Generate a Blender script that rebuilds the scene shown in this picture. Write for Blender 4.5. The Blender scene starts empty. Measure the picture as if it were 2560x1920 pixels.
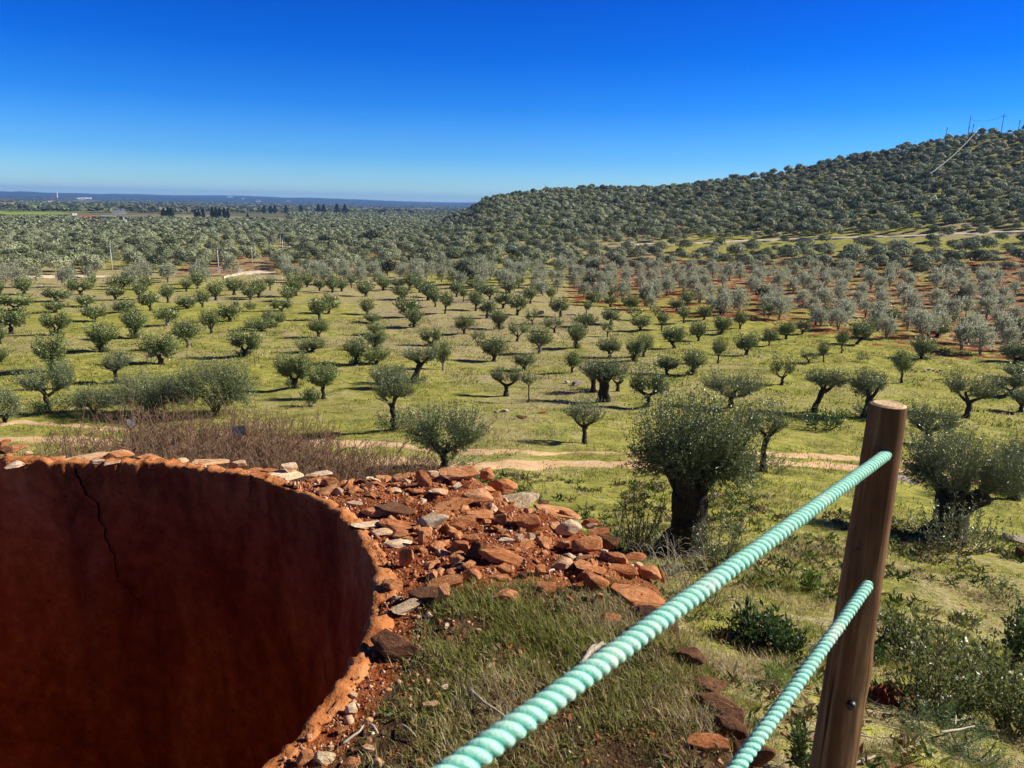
import bpy, bmesh, math, random
import numpy as np
from mathutils import Vector, Matrix

sc = bpy.context.scene
COL = sc.collection
rng = np.random.default_rng(7)
random.seed(7)
PI = math.pi

# ------------------------------------------------------------------ camera model (1024 px units)
F_PX, PITCH, ROLL = 773.0, math.radians(13.14), 0.0225
cp, sp = math.cos(PITCH), math.sin(PITCH)
R0, U0, FW = np.array([1., 0, 0]), np.array([0, sp, cp]), np.array([0, cp, -sp])
CR = R0 * math.cos(ROLL) + U0 * math.sin(ROLL)
CU = -R0 * math.sin(ROLL) + U0 * math.cos(ROLL)

def ray(sx, sy):
    """direction (forward component 1) through a point of the photograph given in its 2560 px coordinates"""
    x, y = sx / 2.5 - 512, sy / 2.5 - 384
    return FW + CR * (x / F_PX) - CU * (y / F_PX)

def depth_of(p):
    return float(np.dot(p, FW))

# ------------------------------------------------------------------ numpy noise
def _hash(ix, iy, seed):
    h = (ix.astype(np.int64) * 374761393 + iy.astype(np.int64) * 668265263 + seed * 1442695041) & 0x7fffffff
    h = ((h ^ (h >> 13)) * 1274126177) & 0x7fffffff
    return ((h ^ (h >> 16)) & 0xffff) / 65535.0

def vnoise(x, y, seed=0):
    x, y = np.asarray(x, float), np.asarray(y, float)
    ix, iy = np.floor(x), np.floor(y)
    fx, fy = x - ix, y - iy
    fx, fy = fx * fx * (3 - 2 * fx), fy * fy * (3 - 2 * fy)
    a, b = _hash(ix, iy, seed), _hash(ix + 1, iy, seed)
    c, d = _hash(ix, iy + 1, seed), _hash(ix + 1, iy + 1, seed)
    return (a + (b - a) * fx) * (1 - fy) + (c + (d - c) * fx) * fy

def fbm(x, y, seed=0, octv=4):
    s, a, n = 0, 0.5, 0
    for k in range(octv):
        s = s + a * (vnoise(x * 2 ** k, y * 2 ** k, seed + k) - .5); n += a; a *= .5
    return s / n * 2

# ------------------------------------------------------------------ terrain
PR = np.array([0, 1.0, 1.9, 4.5, 6, 10, 17, 30, 42, 54, 70, 90, 130, 200, 400, 640, 1300, 3000, 5500, 8000, 10500, 14000])
PZ = np.array([-1.72, -1.85, -2.95, -3.75, -4.25, -5.7, -8.0, -10.9, -12.8, -14.0, -14.9, -15.2, -15.5, -16.6, -20., -24., -27., -36., -40., -30., 4., 0.])
RIDGE = [(0, 548), (400, 547), (820, 548), (900, 552), (995, 550), (1075, 528), (1157, 504), (1250, 480), (1342, 467), (1480, 460), (1608, 461), (1735, 449),
         (1897, 428), (2025, 407), (2117, 382), (2257, 357), (2385, 328), (2560, 310), (2800, 296), (3300, 330)]
_ph, _tz, _dd = [], [], []
for sx, sy in RIDGE:
    d = ray(sx, sy)
    _ph.append(math.atan2(d[0], d[1])); _tz.append(d[2] / math.hypot(d[0], d[1]))
_ph, _tz = np.array(_ph), np.array(_tz)
_dd = np.interp(_ph, [-.7, -.1, 0., .2, .62, 1.], [640, 640, 610, 530, 480, 480])
_zr = np.where(_ph > -.12, _dd * _tz - 4.0, _dd * _tz - 4.0)
R_FOOT = 120.0

def terrain(x, y, rough=True):
    x, y = np.asarray(x, float), np.asarray(y, float)
    r = np.hypot(x, y); ph = np.arctan2(x, y)
    zp = np.interp(r, PR, PZ)
    D = np.interp(ph, _ph, _dd); zr = np.interp(ph, _ph, _zr)
    zr = np.maximum(zr, np.interp(D, PR, PZ))
    side = np.clip((ph + .14) / .1, 0, 1) * np.clip((1.5 - ph) / .4, 0, 1)
    hD = (zr - np.interp(D, PR, PZ)) * side
    s = np.clip((r - R_FOOT) / (D - R_FOOT), 0, 1)
    p = s ** 1.55
    up = zp + hD * p
    dn = np.maximum(zp, np.interp(D, PR, PZ) + hD - .28 * (r - D))
    z = np.where(r < D, up, np.where(hD > .5, dn, zp))
    if rough:
        a = np.clip((r - 3) / 12, .15, 1)
        z = z + fbm(x * .35, y * .35, 3, 4) * .22 * a + fbm(x * .05, y * .05, 11, 3) * .5 * np.clip((r - 15) / 40, 0, 1)
        z = z + (fbm(x * 2.1, y * 2.1, 5, 3) * .09 + fbm(x * 6, y * 6, 6, 2) * .03) * np.clip((60 - r) / 50, 0, 1) * np.clip((r - 2) / 4, 0, 1)
        z = z + fbm(x * .004, y * .004, 21, 3) * 5 * np.clip((r - 700) / 1500, 0, 1)
        far = np.clip((r - 6500) / 3000, 0, 1)
        z = z + fbm(ph * 9, r * .0006, 31, 4) * 34 * far
    return z

def hit(sx, sy, lift=0.0):
    d = ray(sx, sy)
    t = 2.0 * 1.03 ** np.arange(306)
    g = terrain(d[0] * t, d[1] * t) + lift
    below = d[2] * t < g
    k = int(np.argmax(below)) if below.any() else len(t) - 1
    k = max(k, 1)
    for _ in range(2):
        t = np.linspace(t[k - 1], t[k], 30)
        below = d[2] * t < terrain(d[0] * t, d[1] * t) + lift
        k = max(int(np.argmax(below)) if below.any() else len(t) - 1, 1)
    return d * t[k]

# ------------------------------------------------------------------ mesh helpers
def np_mesh(name, V, F, tone=None, smooth=False):
    """V (n,3), F (m,k) with one k, tone (n,) optional float attribute"""
    V = np.asarray(V, np.float32); F = np.asarray(F, np.int32)
    me = bpy.data.meshes.new(name)
    k = F.shape[1]
    me.vertices.add(len(V)); me.loops.add(F.size); me.polygons.add(len(F))
    me.vertices.foreach_set('co', V.ravel())
    me.loops.foreach_set('vertex_index', F.ravel())
    me.polygons.foreach_set('loop_start', np.arange(0, F.size, k, dtype=np.int32))
    me.polygons.foreach_set('loop_total', np.full(len(F), k, np.int32))
    if smooth: me.polygons.foreach_set('use_smooth', np.ones(len(F), bool))
    if tone is not None:
        a = me.attributes.new('tone', 'FLOAT', 'POINT'); a.data.foreach_set('value', np.asarray(tone, np.float32))
    me.update(calc_edges=True)
    return me

def link(name, me, mats, parent=None, loc=(0, 0, 0)):
    o = bpy.data.objects.new(name, me); COL.objects.link(o); o.location = loc
    if me is not None:
        for m in (mats if isinstance(mats, (list, tuple)) else [mats]):
            if m is not None and len(me.materials) < (len(mats) if isinstance(mats, (list, tuple)) else 1): me.materials.append(m)
    if parent is not None: o.parent = parent
    return o

def tag(o, label, cat, group=None, kind=None):
    o['label'] = label
    o['category'] = cat
    if group: o['group'] = group
    if kind: o['kind'] = kind
    return o

def struct(o, kind='structure', label=None):
    o['kind'] = kind
    if label: o['label'] = label
    return o

def empty(name, loc, rz=0):
    o = bpy.data.objects.new(name, None); COL.objects.link(o); o.location = loc; o.rotation_euler = (0, 0, rz)
    o.empty_display_size = .2
    return o

class MB:
    """collects quads/triangles"""
    def __init__(s): s.v = []; s.f = []; s.n = 0; s.t = []
    def add(s, V, F, tone=.5):
        V = np.asarray(V, float)
        s.v.append(V); s.f.extend([tuple(int(i) + s.n for i in f) for f in F]); s.n += len(V)
        s.t.append(np.full(len(V), tone) if np.isscalar(tone) else tone)
    def box(s, c, d, rz=0):
        c = np.array(c, float); d = np.array(d, float) / 2
        P = np.array([[x, y, z] for x in (-1, 1) for y in (-1, 1) for z in (-1, 1)]) * d
        ca, sa = math.cos(rz), math.sin(rz)
        P = np.column_stack([P[:, 0] * ca - P[:, 1] * sa, P[:, 0] * sa + P[:, 1] * ca, P[:, 2]]) + c
        s.add(P, [(0, 1, 3, 2), (4, 6, 7, 5), (0, 4, 5, 1), (2, 3, 7, 6), (0, 2, 6, 4), (1, 5, 7, 3)])
    def tube(s, P, R, n=8, lump=0., seed=0, cap=True):
        P = np.asarray(P, float); m = len(P)
        R = np.broadcast_to(np.asarray(R, float), (m,))
        T = np.gradient(P, axis=0); T /= np.linalg.norm(T, axis=1)[:, None] + 1e-9
        ref = np.array([0, 0, 1.]) if abs(T[0, 2]) < .9 else np.array([1., 0, 0])
        a = np.linspace(0, 2 * PI, n, endpoint=False)
        V = np.zeros((m, n, 3))
        rs = np.random.default_rng(seed)
        u = np.cross(ref, T[0]); u /= np.linalg.norm(u)
        ph = rs.uniform(0, 6, 3)
        for i in range(m):
            u = u - T[i] * np.dot(u, T[i]); u /= np.linalg.norm(u) + 1e-9
            w = np.cross(T[i], u)
            rad = R[i] * (1 + lump * (np.sin(3 * a + ph[0] + i * .4) * .5 + np.sin(5 * a + ph[1] - i * .3) * .35) + lump * rs.normal(0, .25, n))
            V[i] = P[i] + np.cos(a)[:, None] * rad[:, None] * u + np.sin(a)[:, None] * rad[:, None] * w
        F = []
        for i in range(m - 1):
            for j in range(n):
                k = (j + 1) % n
                F.append((i * n + j, i * n + k, (i + 1) * n + k, (i + 1) * n + j))
        V = V.reshape(-1, 3)
        if cap:
            F.append(tuple(range(n - 1, -1, -1))); F.append(tuple((m - 1) * n + j for j in range(n)))
        s.add(V, F)
    def mesh(s, name, smooth=False):
        me = bpy.data.meshes.new(name)
        V = np.vstack(s.v)
        me.from_pydata(V.tolist(), [], s.f)
        a = me.attributes.new('tone', 'FLOAT', 'POINT'); a.data.foreach_set('value', np.concatenate(s.t).astype(np.float32))
        if smooth: me.polygons.foreach_set('use_smooth', np.ones(len(me.polygons), bool))
        me.update()
        return me

def leaves_np(P, D, L, W, N=None, rs=rng):
    """leaf quads: base P, direction D, length L, width W -> V (4n,3), F (n,4)"""
    n = len(P)
    D = D / (np.linalg.norm(D, axis=1)[:, None] + 1e-9)
    if N is None: N = rs.normal(0, 1, (n, 3))
    S = np.cross(D, N); S /= np.linalg.norm(S, axis=1)[:, None] + 1e-9
    L = np.broadcast_to(L, (n,))[:, None]; W = np.broadcast_to(W, (n,))[:, None]
    V = np.empty((n, 4, 3))
    V[:, 0] = P; V[:, 1] = P + D * L * .5 + S * W * .5; V[:, 2] = P + D * L; V[:, 3] = P + D * L * .5 - S * W * .5
    return V.reshape(-1, 3), np.arange(4 * n).reshape(n, 4)

# ------------------------------------------------------------------ materials
class NT:
    def __init__(s, name):
        s.m = bpy.data.materials.new(name); s.m.use_nodes = True
        s.t = s.m.node_tree; s.t.nodes.clear()
        s.out = s.n('ShaderNodeOutputMaterial')
    def n(s, typ, **kw):
        o = s.t.nodes.new(typ)
        for k, v in kw.items():
            if k in o.inputs.keys() if isinstance(k, str) else False: o.inputs[k].default_value = v
            else: setattr(o, k, v)
        return o
    def l(s, a, b): s.t.links.new(a, b)
    def noise(s, vec, scale, detail=4, rough=.55, dist=0):
        o = s.n('ShaderNodeTexNoise'); o.inputs['Scale'].default_value = scale; o.inputs['Detail'].default_value = detail
        o.inputs['Roughness'].default_value = rough; o.inputs['Distortion'].default_value = dist
        if vec is not None: s.l(vec, o.inputs['Vector'])
        return o.outputs['Fac']
    def ramp(s, fac, stops):
        o = s.n('ShaderNodeValToRGB'); e = o.color_ramp.elements
        while len(e) < len(stops): e.new(.5)
        for i, (p, c) in enumerate(stops):
            e[i].position = p; e[i].color = (*c, 1) if len(c) == 3 else c
        s.l(fac, o.inputs[0]); return o.outputs[0]
    def step(s, fac, a, b):
        o = s.n('ShaderNodeMapRange', clamp=True, interpolation_type='SMOOTHSTEP')
        o.inputs[1].default_value = a; o.inputs[2].default_value = b
        s.l(fac, o.inputs[0]); return o.outputs[0]
    def mix(s, fac, a, b, mode='MIX'):
        o = s.n('ShaderNodeMix', data_type='RGBA', blend_type=mode)
        if isinstance(fac, (int, float)): o.inputs[0].default_value = fac
        else: s.l(fac, o.inputs[0])
        for x, i in ((a, 6), (b, 7)):
            if isinstance(x, tuple): o.inputs[i].default_value = (*x, 1)
            else: s.l(x, o.inputs[i])
        return o.outputs[2]
    def math(s, op, a, b=0.):
        o = s.n('ShaderNodeMath', operation=op)
        for i, x in enumerate((a, b)):
            if isinstance(x, (int, float)): o.inputs[i].default_value = x
            else: s.l(x, o.inputs[i])
        return o.outputs[0]
    def attr(s, name): return s.n('ShaderNodeAttribute', attribute_name=name).outputs['Fac']
    def pos(s): return s.n('ShaderNodeNewGeometry').outputs['Position']
    def objco(s):
        return s.n('ShaderNodeTexCoord').outputs['Object']
    def rand(s): return s.n('ShaderNodeObjectInfo').outputs['Random']
    def bump(s, h, strength=.5, dist=.05):
        o = s.n('ShaderNodeBump'); o.inputs['Strength'].default_value = strength; o.inputs['Distance'].default_value = dist
        s.l(h, o.inputs['Height']); return o.outputs[0]
    def bsdf(s, col, rough=.8, bump=None, spec=.3, trans=None, tcol=None):
        b = s.n('ShaderNodeBsdfPrincipled'); b.inputs['Roughness'].default_value = rough
        b.inputs['Specular IOR Level'].default_value = spec
        if isinstance(col, tuple): b.inputs['Base Color'].default_value = (*col, 1)
        else: s.l(col, b.inputs['Base Color'])
        if bump is not None: s.l(bump, b.inputs['Normal'])
        sh = b.outputs[0]
        if trans:
            t = s.n('ShaderNodeBsdfTranslucent')
            c = tcol if tcol is not None else col
            if isinstance(c, tuple): t.inputs['Color'].default_value = (*c, 1)
            else: s.l(c, t.inputs['Color'])
            m = s.n('ShaderNodeMixShader'); m.inputs[0].default_value = trans
            s.l(sh, m.inputs[1]); s.l(t.outputs[0], m.inputs[2]); sh = m.outputs[0]
        s.l(sh, s.out.inputs['Surface'])
        return s.m

def leaf_mat(name, dark, mid, light, under, trans=.22, rough=.42, spec=.5, vary=.35):
    k = NT(name)
    t = k.attr('tone'); r = k.rand()
    c = k.ramp(t, [(0., dark), (.5, mid), (1., light)])
    c = k.mix(k.math('MULTIPLY', r, vary), c, under)
    bf = k.n('ShaderNodeNewGeometry').outputs['Backfacing']
    c2 = k.mix(k.math('MULTIPLY', bf, .55), c, under)
    return k.bsdf(c2, rough, None, spec, trans, k.mix(.5, c, light))

M = {}
M['olive_leaf'] = leaf_mat('olive leaves', (.03, .05, .010), (.11, .155, .036), (.30, .34, .13), (.25, .27, .15), trans=.12)
M['olive_leaf_far'] = leaf_mat('pruned olive leaves', (.05, .085, .014), (.165, .215, .045), (.36, .41, .12), (.22, .245, .105), trans=.14)
M['silver_leaf'] = leaf_mat('silvery olive leaves', (.10, .12, .055), (.35, .375, .225), (.62, .64, .45), (.36, .35, .23), rough=.5, trans=.34)
M['wood_leaf'] = leaf_mat('distant tree leaves', (.045, .064, .022), (.235, .262, .135), (.43, .45, .27), (.24, .24, .14), rough=.6, spec=.15)
M['oak_leaf'] = leaf_mat('evergreen leaves', (.010, .018, .005), (.024, .038, .010), (.05, .07, .018), (.04, .055, .02), rough=.5)
M['shrub_leaf'] = leaf_mat('shrub leaves', (.04, .07, .012), (.10, .14, .028), (.24, .27, .08), (.16, .17, .07), trans=.3)
M['dark_shrub_leaf'] = leaf_mat('dark shrub leaves', (.014, .035, .008), (.032, .075, .014), (.08, .14, .03), (.06, .09, .03), trans=.3)
M['fresh_leaf'] = leaf_mat('fresh green leaves', (.06, .12, .012), (.13, .22, .03), (.26, .34, .07), (.2, .25, .08), trans=.35)
M['feather_leaf'] = leaf_mat('feathery green leaves', (.04, .085, .02), (.09, .17, .05), (.2, .29, .11), (.15, .2, .08), trans=.3)

def bark_mat(name, a, b):
    k = NT(name); v = k.objco()
    mp = k.n('ShaderNodeMapping'); mp.inputs['Scale'].default_value = (9, 9, 2.2); k.l(v, mp.inputs[0])
    n = k.noise(mp.outputs[0], 2.2, 6, .65, .4)
    c = k.ramp(n, [(.3, a), (.7, b)])
    return k.bsdf(c, .9, k.bump(n, 1., .06), .15)
M['bark'] = bark_mat('olive bark', (.012, .009, .007), (.07, .055, .04))
M['pale_bark'] = bark_mat('pale olive bark', (.11, .095, .075), (.36, .32, .26))

def grass_mat():
    k = NT('grass blades'); t = k.attr('tone')
    c = k.ramp(t, [(0., (.13, .18, .022)), (.3, (.28, .29, .05)), (.55, (.40, .33, .13)), (.8, (.64, .54, .32)), (1., (.22, .13, .075))])
    return k.bsdf(c, .7, None, .2, .3)
M['grass'] = grass_mat()

def ground_mat():
    k = NT('ground of moss, dry grass and red earth'); p = k.pos()
    soil, dry, fld, near = k.attr('soil'), k.attr('dry'), k.attr('field'), k.attr('near')
    n1 = k.noise(p, .11, 6, .6, .3); n2 = k.noise(p, .7, 6, .65, .5); n3 = k.noise(p, 5.5, 5, .7); n4 = k.noise(p, 32., 3, .6)
    moss = k.ramp(n2, [(.3, (.17, .18, .030)), (.52, (.37, .35, .068)), (.72, (.52, .465, .10))])
    straw = k.ramp(n3, [(.25, (.20, .15, .065)), (.5, (.40, .33, .15)), (.75, (.54, .455, .25))])
    litter = k.ramp(n3, [(.3, (.13, .095, .075)), (.7, (.32, .255, .19))])
    f = k.math('ADD', k.math('MULTIPLY', n1, .55), k.math('MULTIPLY', n2, .45))
    f = k.math('ADD', f, k.math('MULTIPLY', k.math('SUBTRACT', n3, .5), .42))
    f = k.math('ADD', f, k.math('MULTIPLY', k.math('SUBTRACT', dry, .5), .34))
    f = k.math('ADD', f, k.math('MULTIPLY', near, k.math('MULTIPLY', k.math('SUBTRACT', k.noise(p, 1.9, 5, .7), .5), 1.1)))
    c = k.mix(k.step(f, .46, .62), moss, straw)
    c = k.mix(k.step(f, .68, .78), c, litter)
    mp = k.n('ShaderNodeMapping'); mp.inputs['Scale'].default_value = (.35, 1.5, 1.); k.l(p, mp.inputs[0])
    tuft = k.noise(mp.outputs[0], 3.2, 4, .7, .6)
    c = k.mix(k.math('MULTIPLY', k.step(tuft, .52, .66), .66), c, (.07, .08, .02))
    earth = k.ramp(n3, [(.25, (.10, .022, .010)), (.55, (.27, .072, .030)), (.8, (.42, .15, .075))])
    e = k.math('ADD', soil, k.math('MULTIPLY', k.math('SUBTRACT', k.noise(p, .42, 5, .7, .5), .5), 1.7))
    c = k.mix(k.step(e, .46, .60), c, earth)
    farc = k.ramp(k.noise(p, .0035, 5, .6), [(.35, (.07, .09, .035)), (.52, (.16, .15, .07)), (.66, (.34, .26, .15))])
    c = k.mix(k.step(fld, .0, .35), c, k.mix(k.step(fld, .45, .9), farc, (.24, .32, .05)))
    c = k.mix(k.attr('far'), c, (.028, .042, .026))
    hgt = k.math('ADD', k.math('MULTIPLY', n2, .6), k.math('ADD', k.math('MULTIPLY', n3, .35), k.math('MULTIPLY', n4, .12)))
    hgt = k.math('SUBTRACT', hgt, k.math('MULTIPLY', tuft, -.35))
    return k.bsdf(c, .95, k.bump(hgt, 1., .28), .1)
M['ground'] = ground_mat()

def stone_mat(name, stops, pale_amt, palec, sc_=1.):
    k = NT(name); v = k.objco(); r = k.rand()
    off = k.n('ShaderNodeVectorMath', operation='ADD'); k.l(v, off.inputs[0])
    cx = k.n('ShaderNodeCombineXYZ'); k.l(k.math('MULTIPLY', r, 37.), cx.inputs[0]); k.l(k.math('MULTIPLY', r, 91.), cx.inputs[1]); k.l(cx.outputs[0], off.inputs[1])
    p = off.outputs[0]
    mp = k.n('ShaderNodeMapping'); mp.inputs['Scale'].default_value = (1., 1., 1.7); mp.inputs['Rotation'].default_value = (.3, .2, 0); k.l(p, mp.inputs[0])
    n1 = k.noise(mp.outputs[0], 1.3 * sc_, 6, .65, .5); n2 = k.noise(p, 9. * sc_, 5, .7); n3 = k.noise(p, 1.1 * sc_, 3, .5)
    f = k.math('ADD', k.math('MULTIPLY', n1, .7), k.math('MULTIPLY', n2, .35))
    f = k.math('ADD', f, k.math('MULTIPLY', k.math('SUBTRACT', r, .5), .16))
    c = k.ramp(f, stops)
    c = k.mix(k.step(k.math('ADD', n3, k.math('MULTIPLY', k.math('SUBTRACT', n2, .5), .3)), 1 - pale_amt, 1.06 - pale_amt), c, palec)
    h = k.math('ADD', n1, k.math('MULTIPLY', n2, .5))
    return k.bsdf(c, .88, k.bump(h, .6, .08), .2)
RUST = [(.28, (.15, .042, .014)), (.44, (.40, .135, .044)), (.57, (.56, .235, .09)), (.74, (.70, .41, .22))]
M['rust_stone'] = stone_mat('rust stained stone', RUST, .36, (.56, .36, .20))
M['pale_stone'] = stone_mat('pale lime stained stone', [(.27, (.40, .15, .06)), (.43, (.60, .34, .17)), (.60, (.76, .56, .36)), (.8, (.88, .75, .56))], .2, (.42, .17, .07))
M['grey_stone'] = stone_mat('grey banded stone', [(.25, (.24, .14, .075)), (.45, (.52, .37, .22)), (.65, (.68, .52, .33)), (.85, (.75, .62, .43))], .3, (.36, .19, .10))
M['dark_stone'] = stone_mat('dark weathered stone', [(.28, (.03, .014, .008)), (.5, (.13, .055, .024)), (.7, (.25, .12, .055)), (.85, (.36, .21, .11))], .28, (.30, .20, .09))
M['field_stone'] = stone_mat('field stone', [(.25, (.12, .085, .065)), (.45, (.34, .27, .21)), (.7, (.55, .46, .38)), (.85, (.62, .55, .48))], .3, (.3, .15, .09))

def earth_mat():
    k = NT('red earth and rubble'); p = k.pos()
    n1 = k.noise(p, 2.2, 6, .65, .4); n2 = k.noise(p, 13., 5, .75); n3 = k.noise(p, 55., 3, .6)
    f = k.math('ADD', k.math('MULTIPLY', n1, .5), k.math('MULTIPLY', n2, .5))
    c = k.ramp(f, [(.3, (.07, .016, .006)), (.46, (.22, .058, .018)), (.58, (.36, .12, .04)), (.72, (.50, .23, .10))])
    v = k.n('ShaderNodeTexVoronoi'); v.inputs['Scale'].default_value = 34; k.l(p, v.inputs['Vector'])
    c = k.mix(k.math('MULTIPLY', k.math('SUBTRACT', 1., k.step(v.outputs['Distance'], .22, .34)), k.step(n2, .5, .62)), c, (.50, .33, .22))
    g = k.attr('grassy')
    gc = k.ramp(n2, [(.3, (.03, .018, .008)), (.52, (.085, .05, .022)), (.7, (.19, .115, .052))])
    c = k.mix(k.step(k.math('ADD', g, k.math('MULTIPLY', k.math('SUBTRACT', n1, .5), .9)), .4, .6), c, gc)
    h = k.math('ADD', n1, k.math('ADD', k.math('MULTIPLY', n2, .5), k.math('MULTIPLY', n3, .2)))
    return k.bsdf(c, .95, k.bump(h, 1., .09), .1)
M['earth'] = earth_mat()

def plaster_mat():
    k = NT('red ochre plaster'); p = k.pos()
    mp = k.n('ShaderNodeMapping'); mp.inputs['Scale'].default_value = (1, 1, .35); k.l(p, mp.inputs[0])
    n1 = k.noise(mp.outputs[0], 1.6, 6, .65, .6); n2 = k.noise(p, 9., 5, .7); n3 = k.noise(p, 60., 3, .6)
    f = k.math('ADD', k.math('MULTIPLY', n1, .65), k.math('MULTIPLY', n2, .35))
    c = k.ramp(f, [(.3, (.095, .023, .007)), (.44, (.205, .054, .015)), (.54, (.32, .108, .031)), (.66, (.46, .21, .072))])  # shade of the inner face put into the colour, darker than the sunlit lip
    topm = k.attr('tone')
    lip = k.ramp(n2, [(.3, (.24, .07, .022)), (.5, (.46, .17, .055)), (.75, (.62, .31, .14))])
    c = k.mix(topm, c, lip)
    spots = k.step(k.noise(p, 17., 2, .4), .72, .76)
    c = k.mix(k.math('MULTIPLY', spots, .6), c, (.05, .014, .008))
    h = k.math('ADD', k.math('MULTIPLY', n2, .7), k.math('MULTIPLY', n3, .3))
    return k.bsdf(c, .92, k.bump(h, .7, .03), .1)
M['plaster'] = plaster_mat()

def simple(name, col, rough=.8, spec=.3, metal=0, var=.0, scale=6.):
    k = NT(name)
    if var:
        n = k.noise(k.objco(), scale, 5, .65)
        c = k.ramp(n, [(.3, tuple(x * (1 - var) for x in col)), (.7, tuple(min(1, x * (1 + var)) for x in col))])
        m = k.bsdf(c, rough, k.bump(n, .3, .02), spec)
    else: m = k.bsdf(col, rough, None, spec)
    if metal:
        for nd in m.node_tree.nodes:
            if nd.type == 'BSDF_PRINCIPLED': nd.inputs['Metallic'].default_value = metal
    return m
M['crack'] = simple('crack in plaster', (.006, .003, .002), 1., 0.)
M['twig'] = simple('bare reddish twigs', (.20, .118, .07), .85, .2, 0, .35, 9)
M['dry_twig'] = simple('pale dry twigs', (.42, .35, .27), .85, .2, 0, .3, 9)
M['brown_twig'] = simple('brown twigs', (.12, .08, .05), .85, .2, 0, .3, 9)
M['white_wall'] = simple('whitewashed wall', (.78, .76, .72), .8, .2, 0, .06, .5)
M['ruin_wall'] = simple('earth red wall', (.42, .19, .10), .9, .1, 0, .25, .4)
M['roof_tile'] = simple('clay roof tiles', (.36, .15, .08), .9, .2, 0, .25, .6)
M['dark_roof'] = simple('dark shed roof', (.03, .03, .035), .8, .3)
M['grey_roof'] = simple('grey sheet roof', (.55, .57, .6), .6, .4)
M['concrete'] = simple('pale concrete', (.62, .60, .55), .85, .2, 0, .12, 3)
M['steel'] = simple('grey steel', (.16, .18, .21), .6, .4, .3)
M['cable'] = simple('pale cable', (.30, .33, .32), .7, .3)  # even pale grey stands in for the sun glint along the wires
M['panel_dark'] = simple('dark panel face', (.035, .036, .05), .4, .5)
M['panel_grey'] = simple('grey panel back', (.22, .20, .20), .5, .4)
M['pale_dirt'] = simple('pale trodden dirt', (.66, .55, .38), .95, .1, 0, .18, .6)
M['bolt'] = simple('bolt head', (.05, .045, .045), .45, .5, .7)

def track_mat():
    k = NT('orange dirt track'); p = k.pos()
    n1 = k.noise(p, 1.1, 6, .7, .4); n2 = k.noise(p, 9., 5, .7)
    c = k.ramp(k.math('ADD', k.math('MULTIPLY', n1, .6), k.math('MULTIPLY', n2, .4)), [(.3, (.46, .26, .12)), (.5, (.66, .43, .23)), (.7, (.76, .57, .36))])
    return k.bsdf(c, .95, k.bump(n2, .8, .06), .1)
M['track'] = track_mat()

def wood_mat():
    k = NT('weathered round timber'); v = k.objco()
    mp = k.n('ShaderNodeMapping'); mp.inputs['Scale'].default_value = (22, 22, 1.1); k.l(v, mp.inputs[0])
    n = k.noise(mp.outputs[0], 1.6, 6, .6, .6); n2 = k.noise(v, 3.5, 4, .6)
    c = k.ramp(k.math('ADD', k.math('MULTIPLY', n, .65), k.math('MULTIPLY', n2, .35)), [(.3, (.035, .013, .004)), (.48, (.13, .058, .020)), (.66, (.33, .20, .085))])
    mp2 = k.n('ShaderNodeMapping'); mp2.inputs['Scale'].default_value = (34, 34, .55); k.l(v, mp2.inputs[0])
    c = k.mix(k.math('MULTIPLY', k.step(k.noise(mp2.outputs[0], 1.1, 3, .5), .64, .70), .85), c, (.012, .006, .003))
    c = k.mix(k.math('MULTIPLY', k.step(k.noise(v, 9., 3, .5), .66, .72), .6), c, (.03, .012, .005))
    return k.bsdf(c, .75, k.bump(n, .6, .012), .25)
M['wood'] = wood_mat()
def endgrain():
    k = NT('cut timber end'); v = k.objco()
    w = k.n('ShaderNodeTexWave', wave_type='RINGS', rings_direction='Z'); w.inputs['Scale'].default_value = 26; w.inputs['Distortion'].default_value = 2.5; w.inputs['Detail'].default_value = 3
    k.l(v, w.inputs[0])
    c = k.ramp(w.outputs['Fac'], [(0., (.50, .33, .17)), (1., (.66, .48, .28))])
    c = k.mix(k.step(k.noise(v, 14., 4, .6), .5, .75), c, (.34, .21, .11))
    return k.bsdf(c, .85, None, .2)
M['endgrain'] = endgrain()

def rope_mat():
    k = NT('mint green rope'); 
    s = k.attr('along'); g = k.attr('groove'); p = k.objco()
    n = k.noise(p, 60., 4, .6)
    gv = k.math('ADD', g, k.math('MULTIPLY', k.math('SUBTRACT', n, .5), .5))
    c = k.ramp(gv, [(.12, (.03, .25, .19)), (.5, (.20, .60, .46)), (.95, (.46, .80, .62))])  # shading between strands painted in: grooves dark, strand tops pale
    big = k.noise(p, 9., 4, .65)
    c = k.mix(k.math('MULTIPLY', k.step(big, .5, .72), .5), c, (.70, .76, .60))
    cx = k.n('ShaderNodeCombineXYZ'); k.l(k.math('MULTIPLY', k.attr('ang'), 7.), cx.inputs[0]); k.l(k.math('MULTIPLY', s, 90.), cx.inputs[1])
    fib = k.noise(cx.outputs[0], 1., 4, .7)
    c = k.mix(k.math('MULTIPLY', k.step(fib, .5, .75), .45), c, (.10, .34, .27))
    c = k.mix(k.math('MULTIPLY', k.step(k.noise(p, 23., 4, .7), .58, .78), .35), c, (.36, .33, .24))
    return k.bsdf(c, .9, k.bump(k.math('ADD', fib, k.noise(p, 260., 3, .6)), .6, .003), .12, .06)
M['rope'] = rope_mat(); M['fibre'] = simple('loose rope fibres', (.45, .75, .62), .9, .1)

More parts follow.
